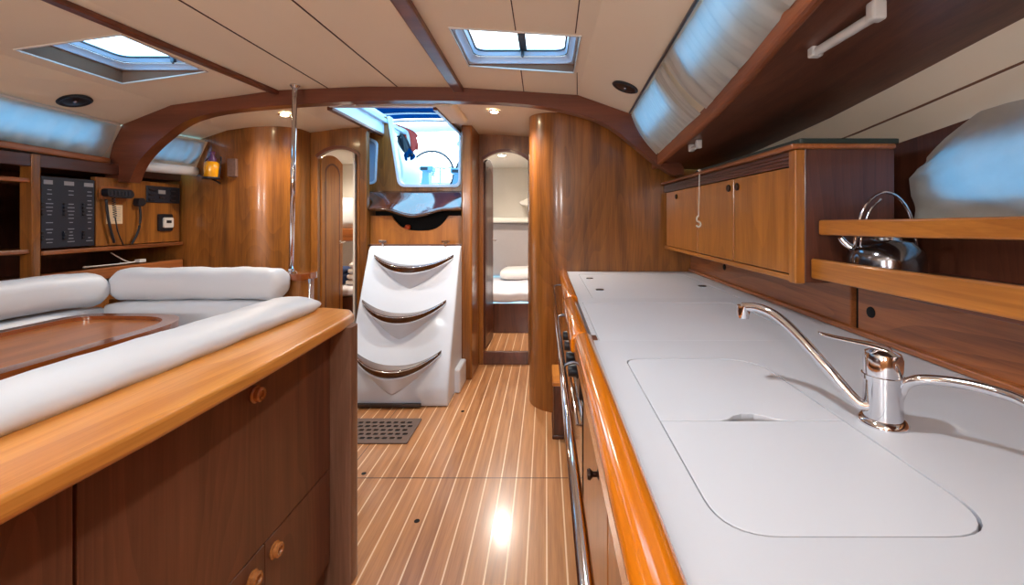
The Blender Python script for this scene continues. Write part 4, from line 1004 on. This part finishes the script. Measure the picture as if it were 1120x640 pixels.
# white brackets under side deck
def wbr(y0, y1, x, r, label):
    z = be((y0+y1)/2).z-.045; t = thing('strip_light', label, 'light fitting', (x, (y0+y1)/2, z))
    bm = BM(); tube(bm, [(x, y0, z), (x, y1, z)], r, 14); obj('tube', bm, 'whiteplastic', t, smooth=True)
    for y in (y0, y1):
        bm = BM(); box(bm, x-r*1.3, x+r*1.3, y-.012, y+.012, z-r*1.1, z+.028); obj('end_bracket', bm, 'whiteplastic', t, bevel=.005)
wbr(.865, 1.06, .665, .011, 'white tube fitting under the dark side deck at the top right')
wbr(1.90, 1.99, .675, .010, 'small white fitting under the side deck above the hanging cord')
# ------------------------------------------------------------------ aft right cabin
bm = BM(); box(bm, -.9, .9, 3.62, 4.3, .0, .105); box(bm, -.52, -.12, 3.534, 3.62, .0, .105); o = obj('floor', bm, 'floor'); struct(o); o.location.z -= 0
def sbox(name, mat, *a): return struct(cbox(name, mat, *a, bev=0))
struct(plan_wall('wall_back', [(-.545, 3.54), (-.57, 3.62), (-.66, 4.0), (-.80, 4.6), (-.82, 5.4)], 1.82, 'cabinwall', .02))
sbox('wall_back', 'cabinwall', -.9, 1.15, 5.2, 5.24, .1, 1.82)
sbox('ceiling', 'cabinwall', -.74, 1.15, 3.56, 5.24, 1.80, 1.83)
sbox('wall_right', 'cabinwall', .9, .93, 3.56, 5.24, .1, 1.82)
sbox('wall_right', 'teak', -.10, 1.15, 3.535, 3.56, .0, 1.85)
b1 = thing('bunk', 'low bunk with dark wooden base in the right aft cabin', 'bed', (0, 4.6, .1))
bm = BM(); box(bm, -.66, .89, 4.07, 4.09, .105, .385); obj('bunk_front', bm, 'dark', b1, bevel=.003)
bm = BM(); cushion(bm, -.655, .89, 4.08, 5.11, .385, .50, .035, .01, 14)
rn = random.Random(3)
for v in bm.verts: v.co.z += .006*math.sin(v.co.x*17+v.co.y*9)+.004*math.sin(v.co.x*31-v.co.y*21)
obj('mattress', bm, 'mattress', b1, smooth='all')
bm = BM(); cushion(bm, -.50, .1, 4.72, 5.11, .515, .62, .04, .02, 10); tag(obj('pillow', bm, 'towel', smooth='all'), 'white pillow on the bunk seen through the right doorway', 'pillow')
bm = BM(); box(bm, -.78, .89, 5.12, 5.19, .50, 1.14); obj('padded_panel', bm, 'cabingrey', b1, bevel=.03)
bm = BM(); plate(bm, [[(-.30, 1.38), (-.30, 1.35), (.5, 1.18), (.5, 1.6), (.2, 1.6)]], XZ, 4.9, 5.19)
struct(obj('wall_back', bm, 'cabinwall', bevel=.02, seg=3))
bm = BM(); box(bm, -.76, .89, 4.98, 5.19, 1.14, 1.20); obj('ledge', bm, 'cabinwall', b1, bevel=.02, seg=3)
downlight(-.42, 4.1, 1.80, 'ceiling light inside the right aft cabin', 40, col=(1, .93, .84), spot=165, r=.04, size=.05)
# ------------------------------------------------------------------ aft left cabin
sbox('wall_left', 'cabinwall', -2.7, -2.67, 3.24, 4.5, .1, 1.75)
sbox('wall_back', 'cabinwall', -2.7, -1.5, 4.3, 4.34, .1, 1.75)
struct(plan_wall('wall_back', [(-1.435, 3.23), (-1.44, 3.44), (-1.50, 3.9), (-1.56, 4.34)], 1.75, 'cabinwall', .015))
sbox('ceiling', 'cabinwall', -2.7, -1.48, 3.24, 4.34, 1.735, 1.755)
sbox('floor', 'teak_y', -2.7, -1.48, 3.24, 4.34, .08, .10)
sbox('wall_back', 'teak', -2.7, -1.79, 3.235, 3.26, .1, 1.75)
b2 = thing('bunk', 'bunk with shelf above it in the left aft cabin', 'bed', (-2.0, 4.0, .1))
bm = BM(); box(bm, -2.6, -1.53, 3.68, 3.70, .10, .52); obj('bunk_front', bm, 'dark', b2)
bm = BM(); cushion(bm, -2.6, -1.53, 3.68, 4.28, .52, .60, .03, .01, 8); obj('mattress', bm, 'mattress', b2, smooth='all')
bm = BM(); box(bm, -2.66, -1.53, 4.0, 4.28, .98, 1.10); obj('shelf', bm, 'teak_x', b2, bevel=.01)
bm = BM(); cushion(bm, -2.6, -1.54, 4.02, 4.26, 1.10, 1.38, .06, .01, 8); obj('shelf_bolster', bm, 'vinyl', b2, smooth='all')
# towels
def towel(x0, x1, z, i, m, label):
    bm = BM(); cushion(bm, x0, x1, 3.76, 3.98, z, z+.045, .02, .006, 8); tag(obj('towel', bm, m, smooth='all'), label, 'towel', 'folded towels on the left bunk')
nm = ['lowest', 'second', 'third', 'topmost']
for i in range(4): towel(-1.76+.01*i, -1.58, .607+.05*i, i, 'towel', 'folded white towel, %s of the stack on the left cabin bunk' % nm[i])
for i in range(3): towel(-1.96, -1.79, .607+.05*i, i, 'towelblue', 'folded blue towel, %s of the stack left of the white towels' % ['lowest', 'middle', 'topmost'][i])
downlight(-1.95, 3.75, 1.733, 'ceiling light inside the left aft cabin', 18, col=(1, .88, .72), spot=165, r=.03, size=.05)
# ------------------------------------------------------------------ cockpit outside
sbox('floor', 'cockpit', -1.48, -.84, 3.46, 4.36, 1.36, 1.40)
sbox('floor', 'cockpit', -2.45, -.84, 4.36, 7.0, 1.36, 1.40)
def cockpit_seat(x0, x1, label):
    t = thing('cockpit_bench', label, 'seat', ((x0+x1)/2, 5.0, 1.4))
    bm = BM(); box(bm, x0, x1, 4.55, 6.8, 1.40, 1.52); obj('base', bm, 'cockpit', t, bevel=.03, seg=3)
    bm = BM(); box(bm, x0+.02, x1-.02, 4.57, 6.78, 1.52, 1.56); obj('cushion', bm, 'white', t, bevel=.015, seg=3)
cockpit_seat(-2.4, -1.77, 'white cockpit seat outside, left of the wheel')
# white coaming seen just left in the opening with towel draped
def coam(u, v):
    y = lerp(3.9, 4.6, u); z = lerp(1.42, 1.98, v); x = -1.36-.10*v-.12*u+.05*math.sin(PI*v)
    return Vector((x, y, z))
bm = BM(); plate(bm, [rpoly([(-1.75, 1.41), (-1.36, 1.41), (-1.30, 1.60), (-1.36, 1.86), (-1.46, 1.98), (-1.75, 2.0)], [0, .03, .1, .15, .08, 0], 6)], XZ, 3.95, 4.5)
tag(obj('cockpit_coaming', bm, 'cockpit', bevel=.04, seg=4, smooth=True), 'rounded white cockpit coaming just outside the companionway', 'coaming')
jk = thing('jacket', 'red, white and navy jacket hanging outside the companionway opening', 'jacket', (-1.3, 3.9, 1.7))
def cl(x0, z0, x1, z1, w, name, m, y=3.9, seed=1):
    bm = BM()
    def fn(u, v):
        a = lerp(x0, x1, v); c = lerp(z0, z1, v)
        return Vector((a+w*(u-.5)*(.6+.6*math.sin(PI*v)), y+.02*math.sin(u*9+v*4+seed), c+.02*math.sin(u*6+seed)))
    grid(bm, fn, 12, 12); return obj(name, bm, m, jk, smooth='all', solid=.015)
cl(-1.43, 2.04, -1.22, 1.93, .16, 'shoulder', 'red', 3.92, 1)
cl(-1.34, 2.00, -1.21, 1.85, .10, 'lining', 'towel', 3.89, 2)
cl(-1.25, 1.97, -1.19, 1.80, .09, 'sleeve', 'red', 3.88, 3)
cl(-1.31, 1.95, -1.215, 1.76, .07, 'body', 'navy', 3.86, 4)
cl(-1.22, 1.80, -1.225, 1.73, .08, 'hem', 'blue_cloth', 3.85, 5)
def wheel(x, label):
    t = thing('steering_wheel', label, 'wheel', (x, 5.5, 1.49), 'twin steering wheels')
    bm = BM(); pts = [(x+.28*math.cos(a), 5.5, 1.77+.28*math.sin(a)) for a in [2*PI*i/48 for i in range(48)]]
    sweep(bm, pts, circ(.014, 8), closed=True, up=Vector((0, 1, 0))); obj('rim', bm, 'navy', t, smooth='all')
    for k_ in range(5):
        a = PI/2+2*PI*k_/5; bm = BM(); tube(bm, [(x, 5.5, 1.77), (x+.27*math.cos(a), 5.5, 1.77+.27*math.sin(a))], .007, 8); obj('spoke', bm, 'steel', t, smooth='all')
    bm = BM(); lathe(bm, [(0, -.03), (.04, -.02), (.045, .02), (0, .03)], (x, 5.5, 1.77), 'y', 16); obj('hub', bm, 'steel', t, smooth=True)
wheel(-1.46, 'left large dark-rimmed steering wheel outside, fully in the opening')
wheel(-.87, 'right steering wheel outside, cut off by the opening edge')
def ped(x, y, w, z1, label):
    t = thing('pedestal', label, 'pedestal', (x, y, 1.4))
    bm = BM(); plate(bm, [rpoly([(x-w*.5, 1.40), (x+w*.5, 1.40), (x+w*.35, z1), (x-w*.2, z1)], .02, 3)], XZ, y, y+.15); obj('column', bm, 'pedestal', t, bevel=.01)
    bm = BM(); box(bm, x-w*.4, x+w*.8, y-.03, y+.12, z1-.01, z1+.05); obj('console', bm, 'pedestal', t, bevel=.012)
    bm = BM(); box(bm, x-w*.3, x+w*.35, y-.034, y-.028, z1, z1+.035); obj('screen', bm, 'navy', t)
ped(-1.44, 5.1, .13, 1.76, 'blue-grey instrument pedestal before the left wheel')
ped(-1.02, 5.0, .22, 1.72, 'blue-grey instrument pedestal at the right edge of the opening')
# bimini / sprayhood
def hood(u, v):
    x = lerp(-2.3, -.3, u); y = lerp(3.55, 4.62, v)
    return Vector((x, y, 2.21+.08*math.sin(PI*u)+.04*math.sin(PI*v)-.02*v))
sh = thing('sprayhood', 'dark blue canvas sprayhood above the companionway', 'canopy', (-1.3, 4.0, 2.3))
bm = BM(); grid(bm, hood, 24, 12); obj('canvas', bm, 'blue_cloth', sh, smooth='all', solid=.006)
for v in (1.0, .78):
    bm = BM(); sweep(bm, [hood(i/24, v)+Vector((0, 0, -.03)) for i in range(25)], circ(.013, 8)); obj('hoop', bm, 'steel', sh, smooth='all')
bm = BM(); tube(bm, [(-1.95, 4.75, 2.16), (-1.3, 5.0, 2.24), (-.6, 5.0, 2.27)], .045, 10, sm=5)
tag(obj('boom_cover', bm, 'white', smooth='all'), 'pale roll of sailcloth under the blue sprayhood', 'sail')
# lines/rails aft (pale)
pr_ = thing('pushpit_rail', 'thin pale guard rail at the stern outside', 'rail', (-1.4, 6.9, 1.5))
for z in (1.75, 2.0):
    bm = BM(); tube(bm, [(-2.6, 6.9, z), (-1.4, 6.95, z), (0, 6.9, z)], .012, 8); obj('bar', bm, 'pedestal', pr_, smooth='all')
for x in (-2.2, -1.7, -1.25, -.8):
    bm = BM(); tube(bm, [(x, 6.92, 1.4), (x, 6.92, 2.0)], .012, 8); obj('stanchion', bm, 'pedestal', pr_, smooth='all')
# ------------------------------------------------------------------ world, lights
w = bpy.data.worlds.new('World'); bpy.context.scene.world = w; w.use_nodes = True
nt = w.node_tree; bg = nt.nodes['Background']
tc = nt.nodes.new('ShaderNodeTexCoord'); sx = nt.nodes.new('ShaderNodeSeparateXYZ'); cr = nt.nodes.new('ShaderNodeValToRGB')
nt.links.new(tc.outputs['Generated'], sx.inputs[0]); nt.links.new(sx.outputs['Y'], cr.inputs[0]); nt.links.new(cr.outputs[0], bg.inputs[0])
cr.color_ramp.elements[0].position = .55; cr.color_ramp.elements[0].color = (.27, .66, 1.0, 1)
cr.color_ramp.elements[1].position = .88; cr.color_ramp.elements[1].color = (.80, .93, 1.0, 1)
bg.inputs['Strength'].default_value = 2.6
# ------------------------------------------------------------------ camera
cam = bpy.data.cameras.new('camera'); co = bpy.data.objects.new('camera', cam); C.objects.link(co)
co.location = (0, 0, H); co.rotation_euler = (PI/2, 0, 0)
cam.sensor_width = 36; cam.lens = F/1120*36; cam.shift_x = -(VX-560)/1120; cam.shift_y = -(320-VY)/1120
cam.clip_start = .02
sc = bpy.context.scene; sc.camera = co
sc.view_settings.view_transform = 'Standard'; sc.view_settings.look = 'None'; sc.view_settings.exposure = 1.17; sc.view_settings.gamma = 1
sc.cycles.max_bounces = 8; sc.cycles.sample_clamp_indirect = 6
